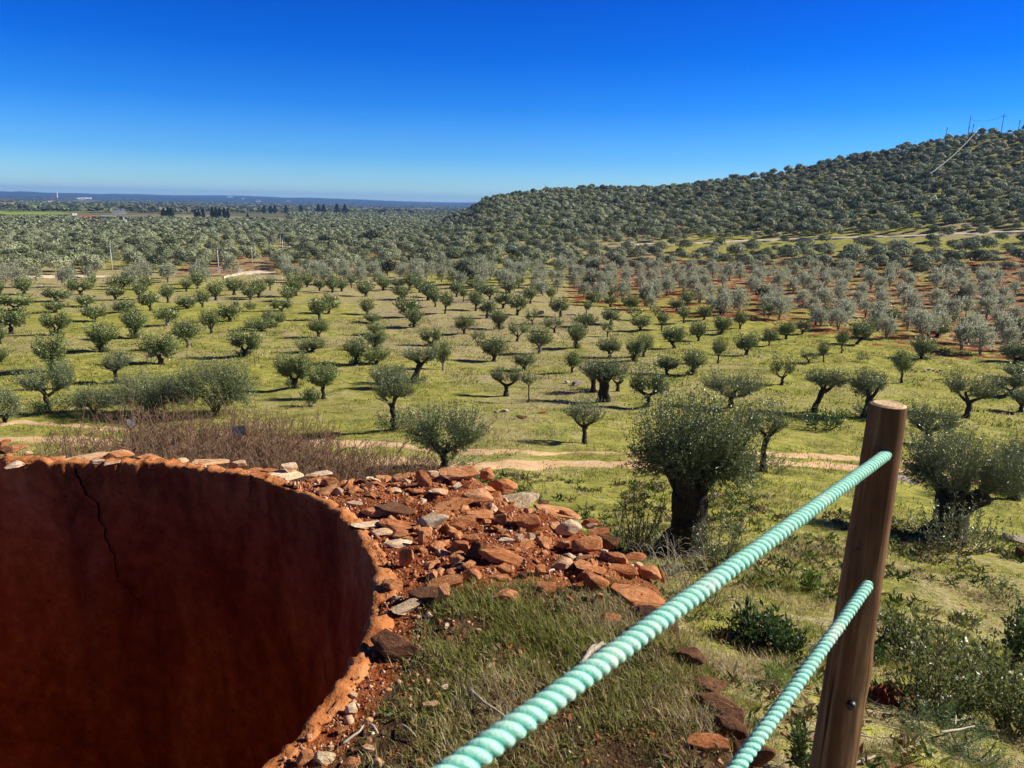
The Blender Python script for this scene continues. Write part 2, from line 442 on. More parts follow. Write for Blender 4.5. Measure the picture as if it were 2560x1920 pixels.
# ------------------------------------------------------------------ ruin geometry constants
RC = np.array([-2.957, 3.34]); RIN = 2.28; ZTOP = -2.0
def rin(th):
    t = np.mod(np.asarray(th, float), 2 * PI)
    line = np.minimum(RIN * math.sin(1.77) / np.maximum(np.sin(t), .2), 3.3)
    out = np.interp(t, [2.5, 3.1, 3.9, 4.7, 5.2], [3.3, 3.3, 2.9, 2.45, RIN])
    return np.where((t > 1.77) & (t < 2.5), line, np.where(t >= 2.5, out, RIN))
_op = []
for _sx, _sy in [(0, 1136), (150, 1142), (300, 1148), (480, 1156), (620, 1176), (760, 1200), (870, 1192), (960, 1190), (1110, 1178), (1190, 1190), (1300, 1245), (1400, 1280), (1500, 1335), (1600, 1400), (1680, 1500), (1700, 1590), (1790, 1720), (1880, 1850)]:
    _d = ray(_sx, _sy); _t = -2.05 / _d[2]; _op.append((math.atan2(_d[1] * _t - RC[1], _d[0] * _t - RC[0]), math.hypot(_d[0] * _t - RC[0], _d[1] * _t - RC[1])))
_op.sort()
_op = np.array([(-PI, 2.7), (-2.2, 3.5), (-1.3, 3.85)] + _op + [(_op[-1][0] + .25, 2.62), (PI, 2.7)])
def outer_r(th):
    return np.maximum(np.interp(th, _op[:, 0], _op[:, 1]) + fbm(np.cos(th) * 7, np.sin(th) * 7, 51, 3) * .05, rin(th) + .30)
def grassy(x, y):
    """1 where the wall top has grown over (towards the camera)"""
    th = np.arctan2(y - RC[1], x - RC[0]); rho = np.hypot(x - RC[0], y - RC[1])
    g = 1 - np.clip((y - 3.55 - .10 * x + fbm(x * 1.5, y * 1.5, 61, 3) * .22) / .3, 0, 1)
    return g * np.clip((rho - RIN - .13) / .2, 0, 1)
def wall_top(x, y):
    x, y = np.asarray(x, float), np.asarray(y, float)
    rho = np.hypot(x - RC[0], y - RC[1])
    g = grassy(x, y)
    n = fbm(x * 2.2, y * 2.2, 71, 4) * .075 + fbm(x * 9, y * 9, 81, 3) * .03
    rm = np.clip((rho - rin(np.arctan2(y - RC[1], x - RC[0])) - .1) / .25, .25, 1)
    z = ZTOP - .012 + n * (1 - .55 * g) * rm + .03 * g
    ro_ = outer_r(np.arctan2(y - RC[1], x - RC[0]))
    return z - .10 * np.clip((rho - ro_ + .35) / .35, 0, 1.3) ** 2
def on_wall(sx, sy, lift=0.):
    d = ray(sx, sy); t = -ZTOP / -d[2]
    for _ in range(12):
        z = float(wall_top(d[0] * t, d[1] * t)) + lift
        t = z / d[2]
    return d * t

# ------------------------------------------------------------------ ground sheet
def build_ground():
    az = np.concatenate([np.linspace(-PI, -.80, 46, endpoint=False), np.linspace(-.80, .80, 400, endpoint=False), np.linspace(.80, PI, 46, endpoint=False)])
    rr = np.concatenate([[.35, .7], 1.0 * 1.0205 ** np.arange(0, 466)]); rr = rr[rr < 12000]
    A, Rr = np.meshgrid(az, rr)
    X, Y = Rr * np.sin(A), Rr * np.cos(A)
    Z = terrain(X, Y)
    rho = np.hypot(X - RC[0], Y - RC[1])
    k = np.clip((rin(np.arctan2(Y - RC[1], X - RC[0])) + .22 - rho) / .15, 0, 1)
    Z = Z * (1 - k) + -6.2 * k
    n, m = X.shape
    V = np.column_stack([X.ravel(), Y.ravel(), Z.ravel()])
    i = np.arange(n - 1)[:, None] * m; j = np.arange(m)[None, :]; j2 = (j + 1) % m
    F = np.stack([i + j, i + m + j, i + m + j2, i + j2], -1).reshape(-1, 4)
    me = np_mesh('ground', V, F, smooth=True)
    x, y = V[:, 0], V[:, 1]; r = np.hypot(x, y); ph = np.arctan2(x, y)
    soil = np.zeros(len(V))
    # ploughed red soil at the foot of the hill, and patches on the left
    s1 = np.clip((r - (112 - 26 * np.clip((ph - .1) / .4, 0, 1))) / 12, 0, 1) * np.clip((265 - r) / 60, 0, 1) * np.clip((ph + .03) / .12, 0, 1)
    soil = np.maximum(soil, s1 * .53)
    s2 = np.clip((r - 165) / 20, 0, 1) * np.clip((330 - r) / 60, 0, 1) * np.clip((-.05 - ph) / .05, 0, 1) * np.clip((ph + .46) / .06, 0, 1)
    soil = np.maximum(soil, s2 * .5)
    soil = np.maximum(soil, .34 * np.clip((26 - r) / 18, 0, 1) * np.clip((ph - .1) / .2, 0, 1))
    soil = np.maximum(soil, .22 * np.clip((11 - r) / 4, 0, 1))
    hill = np.clip((r - 230) / 60, 0, 1) * np.clip((ph - .0) / .1, 0, 1)
    soil = np.maximum(soil, hill * .3)
    dry = .5 + .9 * fbm(x * .03, y * .03, 41, 3) + .25 * np.clip((r - 60) / 40, 0, 1) * np.clip(-ph / .2, 0, 1) + .02 * np.clip((12 - r) / 8, 0, 1)
    fld = np.clip((r - 500) / 500, 0, 1) * .4 * np.clip((.0 - ph) / .1, 0, 1)
    g = fbm(x * .0011 + 3, y * .0016, 91, 3)
    px_green = np.clip(1 - np.abs(ph + .51) / .085, 0, 1) * np.clip(1 - np.abs(r - 2150) / 750, 0, 1)
    px_green2 = np.clip(1 - np.abs(ph + .60) / .10, 0, 1) * np.clip(1 - np.abs(r - 1300) / 130, 0, 1)
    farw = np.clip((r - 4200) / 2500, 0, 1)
    fld = np.where((px_green > .12) | (px_green2 > .1), 1., fld)
    for nm, v in (('soil', soil), ('far', farw), ('dry', dry), ('field', fld), ('near', np.clip((24 - r) / 12, 0, 1))):
        a = me.attributes.new(nm, 'FLOAT', 'POINT'); a.data.foreach_set('value', v.astype(np.float32))
    o = link('ground', me, M['ground']); struct(o, 'structure', 'grassy orchard plain, hillside and far plain')
build_ground()

# tracks: draped strips
def strip(name, xs, top, bot, mat, lift, jit, label, n=160, seed=0):
    X = np.linspace(xs[0], xs[-1], n)
    T = np.interp(X, xs, top) + fbm(X * .02, X * 0 + seed, seed, 4) * jit
    B = np.interp(X, xs, bot) + fbm(X * .02, X * 0 + seed + 9, seed + 3, 4) * jit
    P, Q = [], []
    for x, t, b in zip(X, T, B):
        P.append(hit(x, t)); Q.append(hit(x, b))
    V = []; K = 5
    for p, q in zip(P, Q):
        for k in range(K + 1):
            c = p + (q - p) * k / K
            V.append(c)
    V = np.array(V); V[:, 2] = terrain(V[:, 0], V[:, 1]) + lift
    V[::K + 1, 2] -= lift * 2.2; V[K::K + 1, 2] -= lift * 2.2
    F = [(i * (K + 1) + k, i * (K + 1) + k + 1, (i + 1) * (K + 1) + k + 1, (i + 1) * (K + 1) + k) for i in range(n - 1) for k in range(K)]
    me = np_mesh(name, V, F, smooth=True)
    o = link(name, me, mat); struct(o, 'structure', label)
    return o
TX = [-60, 0, 180, 420, 800, 1000, 1100, 1200, 1400, 1640, 1860, 2000, 2160, 2320, 2460]
strip('track', TX, [1050, 1052, 1056, 1072, 1098, 1110, 1118, 1124, 1128, 1128, 1128, 1132, 1140, 1150, 1170],
      [1062, 1064, 1070, 1086, 1116, 1126, 1134, 1138, 1138, 1138, 1139, 1144, 1154, 1166, 1186], M['track'], .035, 9, 'far wheel rut of the orange dirt track', seed=1)
strip('track', TX, [1084, 1086, 1090, 1104, 1132, 1142, 1150, 1154, 1150, 1148, 1148, 1152, 1162, 1176, 1200],
      [1102, 1104, 1110, 1128, 1158, 1170, 1176, 1178, 1171, 1168, 1168, 1166, 1178, 1192, 1216], M['track'], .035, 9, 'near wheel rut of the orange dirt track', seed=4)
strip('road', [1560, 1700, 1840, 2000, 2150, 2300, 2450, 2600], [611, 608, 603, 597.5, 593, 589, 582, 577], [615, 612, 607, 601.5, 597.5, 593.5, 587, 582], M['pale_dirt'], .35, .8, 'pale road along the foot of the hill', n=90, seed=7)
strip('road', [-40, 60, 140, 240, 330], [684, 685, 687, 688, 690], [696, 697, 695, 694, 693], M['pale_dirt'], .12, 2, 'pale road on the far left of the orchard', n=50, seed=8)
strip('yard', [560, 600, 640, 690], [690, 682, 672, 680], [696, 690, 688, 686], M['pale_dirt'], .15, 3, 'pale sandy yard by the utility poles', n=40, seed=9)
strip('yard', [722, 745], [610, 606], [621, 618], M['pale_dirt'], .2, 2, 'small pale patch behind the utility poles', n=12, seed=10)

# ------------------------------------------------------------------ ruined round tower
def ruin():
    root = empty('ruined_tower', (RC[0], RC[1], 0))
    tag(root, 'ruined round tower wall with dark red plastered inside and rubble top', 'ruin')
    th = np.linspace(-PI, PI, 900, endpoint=False)
    # plaster lining: inner face, rounded broken lip, top of lip
    jag = fbm(np.cos(th) * 14, np.sin(th) * 14, 101, 4) * .02 + fbm(np.cos(th) * 50, np.sin(th) * 50, 102, 3) * .022
    lipw = .085 + .06 * fbm(np.cos(th) * 5, np.sin(th) * 5, 103, 3) + .02 * np.clip(np.sin(th - .2), 0, 1)
    zl = ZTOP + fbm(np.cos(th) * 6, np.sin(th) * 6, 104, 4) * .02 + fbm(np.cos(th) * 30, np.sin(th) * 30, 105, 3) * .02
    rows, tone = [], []
    RI = rin(th)
    zs = np.concatenate([[-6.3], np.linspace(-5.6, -2.4, 26), np.linspace(-2.3, -2.06, 8)])
    for z in zs:
        w = fbm(np.cos(th) * 4, np.sin(th) * 4 + z * 1.2, 106, 4) * .035 * (1 if z > -6 else 0)
        e = np.clip((z + 2.3) / .25, 0, 1)
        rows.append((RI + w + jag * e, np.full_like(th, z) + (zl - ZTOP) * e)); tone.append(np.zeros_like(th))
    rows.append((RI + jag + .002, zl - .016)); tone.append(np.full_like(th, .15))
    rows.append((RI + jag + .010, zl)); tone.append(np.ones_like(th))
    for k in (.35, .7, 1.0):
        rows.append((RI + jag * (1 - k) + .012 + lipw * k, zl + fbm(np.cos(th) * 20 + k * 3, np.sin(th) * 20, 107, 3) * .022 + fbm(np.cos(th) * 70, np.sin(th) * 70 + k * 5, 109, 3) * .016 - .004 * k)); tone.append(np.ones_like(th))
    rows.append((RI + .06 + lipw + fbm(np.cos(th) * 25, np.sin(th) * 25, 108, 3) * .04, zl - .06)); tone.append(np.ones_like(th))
    V = np.concatenate([np.column_stack([r * np.cos(th), r * np.sin(th), z]) for r, z in rows])
    n, m = len(rows), len(th)
    i = np.arange(n - 1)[:, None] * m; j = np.arange(m)[None, :]; j2 = (j + 1) % m
    F = np.stack([i + j2, i + j, i + m + j, i + m + j2], -1).reshape(-1, 4)[:, ::-1]
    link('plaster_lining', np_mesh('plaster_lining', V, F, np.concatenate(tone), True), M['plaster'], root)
    # masonry core with its earth and rubble top, and the outer face
    th = np.linspace(-PI, PI, 1000, endpoint=False)
    ro = outer_r(th) + fbm(np.cos(th) * 22, np.sin(th) * 22, 111, 3) * .08
    rows = []; gr = []
    for k in np.linspace(0, 1, 62):
        r = rin(th) + .05 + (ro - rin(th) - .05) * k
        x, y = RC[0] + r * np.cos(th), RC[1] + r * np.sin(th)
        rows.append((r, wall_top(x, y))); gr.append(grassy(x, y))
    zt = rows[-1][1]
    for k in np.linspace(.06, 1, 16):
        z = zt + (-5.6 - zt) * k
        bulge = fbm(np.cos(th) * 16, np.sin(th) * 16 + z * 4, 112, 3) * .09
        rows.append((ro + .10 * k + bulge + .16 * np.clip(k * 6, 0, 1), z)); gr.append(np.zeros_like(th))
    V = np.concatenate([np.column_stack([r * np.cos(th), r * np.sin(th), z]) for r, z in rows])
    n, m = len(rows), len(th)
    i = np.arange(n - 1)[:, None] * m; j = np.arange(m)[None, :]; j2 = (j + 1) % m
    F = np.stack([i + j, i + m + j, i + m + j2, i + j2], -1).reshape(-1, 4)
    me = np_mesh('masonry', V, F, smooth=True)
    a = me.attributes.new('grassy', 'FLOAT', 'POINT'); a.data.foreach_set('value', np.concatenate(gr).astype(np.float32))
    link('masonry', me, M['earth'], root)
    # floor inside
    fl = rin(np.linspace(0, 2 * PI, 48, endpoint=False)) + .04
    b = MB(); a = np.linspace(0, 2 * PI, 48, endpoint=False)
    b.add(np.column_stack([fl * np.cos(a), fl * np.sin(a), np.full(48, -5.55)]), [tuple(range(48))])
    link('floor', b.mesh('floor'), M['earth'], root)
    # cracks in the plaster
    def crack(pts, w0, w1):
        P = []
        for sx, sy in pts:
            d = ray(sx, sy); o = -np.array([RC[0], RC[1]])
            A = d[0] ** 2 + d[1] ** 2; B = 2 * (o[0] * d[0] + o[1] * d[1]); C = o @ o - (RIN - .02) ** 2
            t = (-B + math.sqrt(B * B - 4 * A * C)) / (2 * A); P.append(d * t)
        P = np.array(P); s = np.linspace(0, 1, len(P)); ss = np.linspace(0, 1, 60)
        Q = np.column_stack([np.interp(ss, s, P[:, c]) for c in range(3)])
        tang = np.array([1., 0, 0])
        jit = fbm(ss * 22, ss * 0, 120, 4) * .03
        w = (w0 + (w1 - w0) * ss) * (1 + .5 * fbm(ss * 18, ss * 0 + 5, 121, 3))
        V = []
        for q, jj, ww in zip(Q, jit, w):
            n = np.array([RC[0] - q[0], RC[1] - q[1], 0]); n /= np.linalg.norm(n)
            t = np.array([-n[1], n[0], 0]); base = np.array([RC[0], RC[1], q[2]]) 
            for sgn in (-1, 1):
                c = q + t * (jj + sgn * ww); e = np.array([RC[0] - c[0], RC[1] - c[1]]); L = np.linalg.norm(e)
                rr = RIN - .012 + float(fbm(-e[0] / L * 4, -e[1] / L * 4 + c[2] * 1.2, 106, 4)) * .035
                V.append((-e[0] / L * rr, -e[1] / L * rr, c[2]))
        F = [(2 * i, 2 * i + 1, 2 * i + 3, 2 * i + 2) for i in range(len(Q) - 1)]
        link('crack', np_mesh('crack', V, F), M['crack'], root)
    crack([(191, 1172), (198, 1202), (214, 1236), (240, 1262), (254, 1320), (270, 1372), (288, 1410), (292, 1450), (322, 1478), (338, 1500), (346, 1522)], .007, .002)
    crack([(624, 1188), (621, 1210), (621, 1240), (616, 1258)], .006, .002)
ruin()

# ------------------------------------------------------------------ stones
def stone_mesh(seed, cuts=15, res=3):
    rs = np.random.default_rng(1000 + seed)
    bm = bmesh.new(); bmesh.ops.create_icosphere(bm, subdivisions=res + 1, radius=1)
    V = np.array([v.co[:] for v in bm.verts]); F = [tuple(v.index for v in f.verts) for f in bm.faces]; bm.free()
    e = 9.
    V = V / (np.abs(V) ** e).sum(1)[:, None] ** (1 / e) * .5
    for _ in range(cuts):
        n = rs.normal(0, 1, 3); n /= np.linalg.norm(n); h = rs.uniform(.25, .47)
        d = V @ n; o = d > h
        V[o] -= np.outer(d[o] - h, n) * .96
    for sc_, am in ((2.4, .05), (6., .022), (15., .012)):
        q = V * sc_ + seed * 3.7
        nz = fbm(q[:, 0] + q[:, 2] * .7, q[:, 1] - q[:, 2] * .6, seed, 2)
        V = V * (1 + am * nz[:, None])
    V -= (V.max(0) + V.min(0)) / 2; V /= (V.max(0) - V.min(0))
    return np_mesh('stone', V, F)
STONES = [stone_mesh(i) for i in range(20)]
TONE = {'r': ('rust_stone', 'rust red'), 'p': ('pale_stone', 'pale cream'), 'g': ('grey_stone', 'grey'), 'd': ('dark_stone', 'dark brown')}

def place_stone(sx, sy, w, h, tone, idx, where='wall', flat=None, rx=None):
    """a stone seen at (sx, sy) with seen width w and height h (2560 px coordinates)"""
    rs = np.random.default_rng(500 + idx)
    if where == 'wall': p = on_wall(sx, sy + h * .28)
    else: p = hit(sx, sy + h * .35)
    dep = depth_of(p); s = dep / (F_PX * 2.5)
    wx = w * s * 1.06; hh = h * s * 1.06
    sn = -p[2] / np.linalg.norm(p); cn = math.sqrt(1 - sn * sn)
    wy = min(wx * rs.uniform(.5, .75), hh * .62 / sn)
    if h / w < .42: wy = min(wx * .9, hh * .85 / sn)
    wz = max((hh - sn * wy) / cn, .25 * min(wx, hh), .03)
    az = math.atan2(p[0], p[1])
    o = bpy.data.objects.new('rubble_stone', STONES[idx % len(STONES)]); COL.objects.link(o)
    o.scale = (wx, wy, wz)
    o.rotation_euler = (rs.uniform(-.12, .12) if rx is None else rx, rs.uniform(-.16, .16), -az + rs.uniform(-.3, .3))
    o.location = (p[0], p[1], p[2] + wz * .44)
    m = M[TONE[tone][0]] if where == 'wall' else M['field_stone' if tone in 'pg' else TONE[tone][0]]
    o.material_slots[0].link = 'OBJECT'; o.material_slots[0].material = m
    return o
STONES_M0 = [me.materials.append(M['rust_stone']) for me in STONES]

def z2(ox, oy, z, rows):
    return [(ox + x / z, oy + y / z, w / z, h / z, t) for x, y, w, h, t in rows]
FAR = z2(800, 1130, 4.424, [(1545, 230, 430, 220, 'r'), (1850, 270, 150, 170, 'p'), (2020, 360, 320, 180, 'r'), (1145, 310, 170, 200, 'r'), (1240, 240, 180, 95, 'p'),
    (950, 258, 200, 85, 'r'), (850, 290, 110, 110, 'p'), (965, 345, 70, 90, 'p'), (700, 278, 170, 75, 'r')])
MID = z2(800, 1130, 4.424, [(1450, 560, 490, 190, 'r'), (1740, 500, 340, 200, 'r'), (2110, 505, 560, 190, 'g'), (820, 600, 420, 130, 'd'), (610, 640, 310, 140, 'r'),
    (1240, 770, 320, 220, 'g'), (1580, 780, 280, 210, 'r'), (1490, 910, 150, 90, 'r'), (1760, 695, 300, 150, 'r'), (2000, 760, 130, 140, 'r'), (860, 800, 400, 120, 'r'),
    (890, 900, 170, 110, 'r'), (1150, 890, 180, 120, 'r'), (1128, 985, 85, 190, 'p'), (1270, 1040, 240, 150, 'r'), (1330, 1125, 150, 70, 'p'), (960, 1200, 150, 240, 'r'),
    (1240, 1255, 190, 130, 'r'), (1545, 1065, 220, 200, 'r'), (1710, 1130, 200, 260, 'd'), (1665, 965, 200, 150, 'r'), (1530, 1190, 200, 170, 'r'), (1690, 1360, 200, 180, 'r'),
    (2010, 1130, 520, 220, 'r'), (1890, 1170, 100, 120, 'p'), (2030, 1275, 135, 90, 'p'), (1390, 1420, 380, 140, 'r'), (1150, 1565, 320, 190, 'd'), (1370, 1590, 120, 230, 'p'),
    (790, 1470, 220, 190, 'r'), (850, 1618, 130, 75, 'g'), (2070, 440, 130, 60, 'r'), (1330, 440, 200, 60, 'p'), (1040, 440, 190, 50, 'p'), (760, 430, 120, 70, 'r'), (480, 330, 150, 80, 'd'),
    (430, 430, 110, 60, 'r'), (560, 480, 140, 60, 'd')])
RIMP = z2(800, 1130, 4.424, [(560, 790, 430, 110, 'p'), (690, 890, 250, 80, 'p'), (850, 1000, 330, 90, 'p'), (370, 560, 190, 80, 'p'), (110, 330, 220, 130, 'r'), (40, 235, 180, 60, 'p'), (90, 430, 210, 150, 'r'), (220, 440, 70, 90, 'p')])
OUT = z2(1250, 1230, 4.424, [(310, 350, 280, 250, 'r'), (630, 212, 530, 115, 'r'), (750, 390, 310, 210, 'g'), (750, 232, 190, 90, 'r'), (1000, 335, 200, 120, 'r'), (1000, 378, 140, 90, 'p'),
    (1085, 450, 240, 140, 'g'), (1190, 560, 240, 190, 'd'), (960, 590, 320, 250, 'r'), (200, 515, 100, 120, 'p'), (330, 515, 115, 140, 'p'), (245, 430, 80, 70, 'p'), (480, 550, 170, 120, 'r'),  # the one dark stone in this row has its shadow side put into its tone
    (695, 600, 140, 115, 'r'), (680, 770, 250, 150, 'p'), (770, 710, 160, 100, 'g'), (930, 725, 180, 100, 'g'), (980, 830, 340, 150, 'r'), (1245, 735, 280, 190, 'r'), (1470, 700, 280, 130, 'r'),
    (1365, 870, 320, 210, 'r'), (1650, 915, 260, 190, 'r'), (1510, 800, 130, 90, 'p'), (1790, 950, 70, 140, 'p'), (1580, 1105, 720, 290, 'r'), (1660, 1330, 400, 260, 'd'), (1900, 1290, 200, 240, 'p'),
    (1055, 1010, 260, 230, 'r'), (440, 880, 120, 150, 'p'), (490, 1040, 230, 160, 'r'), (970, 1200, 160, 130, 'd'), (1090, 1195, 90, 130, 'p'), (1230, 1385, 200, 120, 'r'), (1500, 1540, 240, 190, 'r'),
    (60, 1130, 300, 160, 'r'), (760, 1190, 120, 100, 'r'), (350, 60, 140, 110, 'd'), (480, 120, 130, 70, 'd')])
LEFT = z2(0, 1050, 4.608, [(1030, 400, 500, 150, 'p'), (1400, 395, 280, 120, 'r'), (1260, 430, 200, 100, 'd'), (1730, 430, 290, 90, 'r'), (2090, 460, 150, 80, 'p'), (1120, 480, 150, 90, 'p'),
    (800, 470, 140, 70, 'p'), (660, 455, 170, 90, 'r'), (330, 395, 80, 70, 'p'), (200, 455, 290, 85, 'r'), (185, 320, 240, 85, 'r'), (60, 270, 130, 80, 'r'), (60, 360, 150, 100, 'd'), (395, 462, 90, 75, 'r'),
    (170, 515, 200, 50, 'p'), (520, 480, 150, 50, 'r'), (1300, 500, 160, 50, 'p')]) + z2(0, 1000, 2.458, [(1300, 382, 210, 44, 'p'), (1460, 398, 105, 66, 'p'), (1565, 428, 120, 50, 'r'), (1780, 420, 95, 75, 'p'),
    (1760, 458, 210, 58, 'p'), (1940, 450, 145, 40, 'p'), (1985, 492, 210, 70, 'r'), (1660, 432, 130, 30, 'r'), (1050, 378, 80, 26, 'p'), (2060, 500, 60, 70, 'd')])
GRS = z2(700, 1500, 3.95, [(1500, 1035, 165, 90, 'p'), (710, 1090, 120, 130, 'p'), (870, 1200, 95, 60, 'p'), (860, 1460, 130, 90, 'p'), (1960, 310, 85, 60, 'p'), (1310, 1170, 80, 70, 'p'), (2080, 650, 90, 80, 'p'),
    (730, 960, 70, 45, 'p'), (1620, 880, 75, 50, 'p'), (1130, 430, 470, 320, 'd'), (740, 620, 150, 160, 'r'), (250, 1570, 150, 170, 'r'), (440, 1560, 190, 150, 'g'), (480, 1490, 100, 60, 'p'), (690, 1610, 210, 110, 'r'),
    (970, 1605, 120, 90, 'p'), (620, 1290, 110, 70, 'r'), (1640, 270, 60, 40, 'p'), (1540, 965, 60, 50, 'r'), (870, 1410, 80, 40, 'r'), (1250, 60, 300, 170, 'g'), (1380, 1620, 100, 80, 'r')])
ORD = ['first', 'second', 'third', 'fourth', 'fifth', 'sixth', 'seventh', 'eighth', 'ninth', 'tenth', 'eleventh', 'twelfth', 'thirteenth', 'fourteenth', 'fifteenth',
       'sixteenth', 'seventeenth', 'eighteenth', 'nineteenth', 'twentieth']
def ordinal(i, n):
    if n == 1: return ''
    if i == 0: return 'leftmost '
    if i == n - 1: return 'rightmost '
    return ORD[i] + ' from left '
def shape_word(w, h):
    q = h / w
    return 'flat slab' if q < .38 else ('upright stone' if q > 1.05 else ('blocky stone' if q > .62 else 'broad stone'))
def lay(rows, zone, base, group):
    big = []
    for k, (x, y, w, h, t) in enumerate(rows):
        if t in 'pg' and 'rubble' in zone and k % 5 in (1, 3): t = 'r'
        o = place_stone(x, y, w, h, t, base + k)
        big.append((TONE[t][1], shape_word(w, h), x, y, w, o))
    keys = {}
    for b in big: keys.setdefault((b[0], b[1]), []).append(b)
    for (tn, sw), v in keys.items():
        v.sort(key=lambda b: b[2])
        for i, b in enumerate(v):
            lab = f'{tn} {sw} {zone}' if len(v) == 1 else f'{tn} {sw}, {ordinal(i, len(v)).strip().replace(" from left", " such from left")} {zone}'
            tag(b[5], lab, 'stone', group)
lay(FAR, 'on the far edge of the rubble', 0, 'stones along the far edge of the rubble')
lay(MID, 'amid the red rubble', 40, 'stones in the middle of the rubble')
lay(RIMP, 'beside the curved plaster rim', 100, 'stones beside the plaster rim')
lay(OUT, 'near the outer rubble edge', 120, 'stones near the outer edge of the rubble')
lay(LEFT, 'on the far left rim', 180, 'stones on the far rim of the wall')
lay(GRS, 'in the wall top grass', 220, 'stones in the grass on the wall')
# a few larger loose stones that fill the heap between the traced ones
def on_heap(x, y):
    rho = np.hypot(x - RC[0], y - RC[1]); return (grassy(x, y) < .3) & (rho > 2.6) & (rho < 4.0)
rs = np.random.default_rng(77); cnt = 0
while cnt < 210:
    a = rs.uniform(-.45, 2.2); r = rs.uniform(RIN + .25, 4.0)
    x, y = RC[0] + r * math.cos(a), RC[1] + r * math.sin(a)
    if float(grassy(x, y)) > .25 or y < 3.6 or r > float(outer_r(a)) - .03: continue
    s = rs.uniform(.028, .085)
    o = bpy.data.objects.new('rubble_stone', STONES[int(rs.integers(20))]); COL.objects.link(o)
    o.scale = (s * rs.uniform(.9, 1.5), s * rs.uniform(.7, 1.1), s * rs.uniform(.45, .8)); o.rotation_euler = (rs.uniform(-.4, .4), rs.uniform(-.4, .4), rs.uniform(0, 6))
    o.location = (x, y, float(wall_top(x, y)) + s * .10)
    o.material_slots[0].link = 'OBJECT'; o.material_slots[0].material = M['rust_stone' if rs.random() < .85 else ('pale_stone' if rs.random() < .6 else 'dark_stone')]
    tag(o, 'small loose stone lying among the bigger rubble on the wall top', 'stone', 'small loose stones of the rubble'); cnt += 1

# gravel: nobody could count it
def gravel():
    rs = np.random.default_rng(5)
    ico = bmesh.new(); bmesh.ops.create_icosphere(ico, subdivisions=1, radius=1)
    IV = np.array([v.co[:] for v in ico.verts]); IF = np.array([[v.index for v in f.verts] for f in ico.faces]); ico.free()
    P = []; S = []
    while len(P) < 10500:
        a = rs.uniform(-1.25, 2.3); r = rs.uniform(RIN + .05, 4.0); x, y = RC[0] + r * math.cos(a), RC[1] + r * math.sin(a)
        g = float(grassy(x, y))
        if rs.random() < g * .8 or r > float(outer_r(a)): continue
        P.append((x, y, float(wall_top(x, y)) + (.008 if r < RIN + .13 else 0))); S.append(rs.uniform(.004, .011) * (1 + .9 * (rs.random() < .10)))
    P = np.array(P); S = np.array(S); n = len(P)
    V = IV[None] * (S[:, None] * rs.uniform(.7, 1.3, (n, 1)))[:, :, None] * rs.uniform(.45, 1.3, (n, len(IV), 1)) * rs.uniform(.5, 1.2, (n, 1, 3)) + P[:, None, :]
    F = IF[None] + (np.arange(n) * len(IV))[:, None, None]
    t = np.repeat(rs.random(n), len(IV))
    k = NT('gravel'); c = k.ramp(k.attr('tone'), [(0, (.20, .055, .022)), (.45, (.38, .14, .06)), (.75, (.46, .24, .13)), (.93, (.55, .36, .22)), (1., (.72, .58, .42))])
    o = link('gravel', np_mesh('gravel', V.reshape(-1, 3), F.reshape(-1, 3), t), k.bsdf(c, .9, None, .2)); struct(o, 'stuff', 'small red and pale gravel on the wall top')
gravel()

# ------------------------------------------------------------------ grass
def blades(name, P, L, W, tone, lean, label, mat=None, rs=rng):
    n = len(P)
    a = rs.uniform(0, 2 * PI, n); b = rs.uniform(0, lean, n)
    D = np.column_stack([np.cos(a) * np.sin(b), np.sin(a) * np.sin(b), np.cos(b)])
    Sd = np.column_stack([-np.sin(a + rs.normal(0, .8, n)), np.cos(a), np.zeros(n)]); Sd /= np.linalg.norm(Sd, axis=1)[:, None]
    L = L[:, None]; W = W[:, None]
    mid = P + D * L * .55
    D2 = D + np.column_stack([np.cos(a), np.sin(a), -np.ones(n) * .15]) * rs.uniform(.1, .9, (n, 1)); D2 /= np.linalg.norm(D2, axis=1)[:, None]
    V = np.stack([P - Sd * W * .5, P + Sd * W * .5, mid + Sd * W * .38, mid - Sd * W * .38, mid + D2 * L * .5 + Sd * W * .06, mid + D2 * L * .5 - Sd * W * .06], 1)
    base = (np.arange(n) * 6)[:, None]
    F = np.concatenate([base + [0, 1, 2, 3], base + [3, 2, 4, 5]])
    o = link(name, np_mesh(name, V.reshape(-1, 3), F, np.repeat(tone, 6)), mat or M['grass']); struct(o, 'stuff', label)
    return o
def wall_grass():
    rs = np.random.default_rng(9)
    n = 190000
    a = rs.uniform(-1.35, .75, n); r = np.sqrt(rs.uniform((RIN + .15) ** 2, 4.0 ** 2, n))
    x, y = RC[0] + r * np.cos(a), RC[1] + r * np.sin(a)
    cl = fbm(x * 4.5, y * 4.5, 131, 4) * .5 + .5
    g = grassy(x, y)
    keep = (rs.random(n) < np.clip((cl - .30) * 3.2, 0, 1) * np.clip(g * 1.4 - .2, 0, 1)) & (rs.random(n) < np.clip((r - RIN - .1) / .25, .05, 1)) & (r < outer_r(a) + .06)
    x, y, cl = x[keep], y[keep], cl[keep]
    P = np.column_stack([x, y, wall_top(x, y) - .01]); m = len(P)
    t = np.clip(fbm(x * 2.2, y * 2.2, 133, 3) * .5 + .47 + rs.normal(0, .25, m), 0, 1)
    blades('grass', P, rs.uniform(.016, .066, m) * (.6 + cl), rs.uniform(.0018, .0038, m), t, .95, 'short green and dry grass on the wall top', rs=rs)
wall_grass()
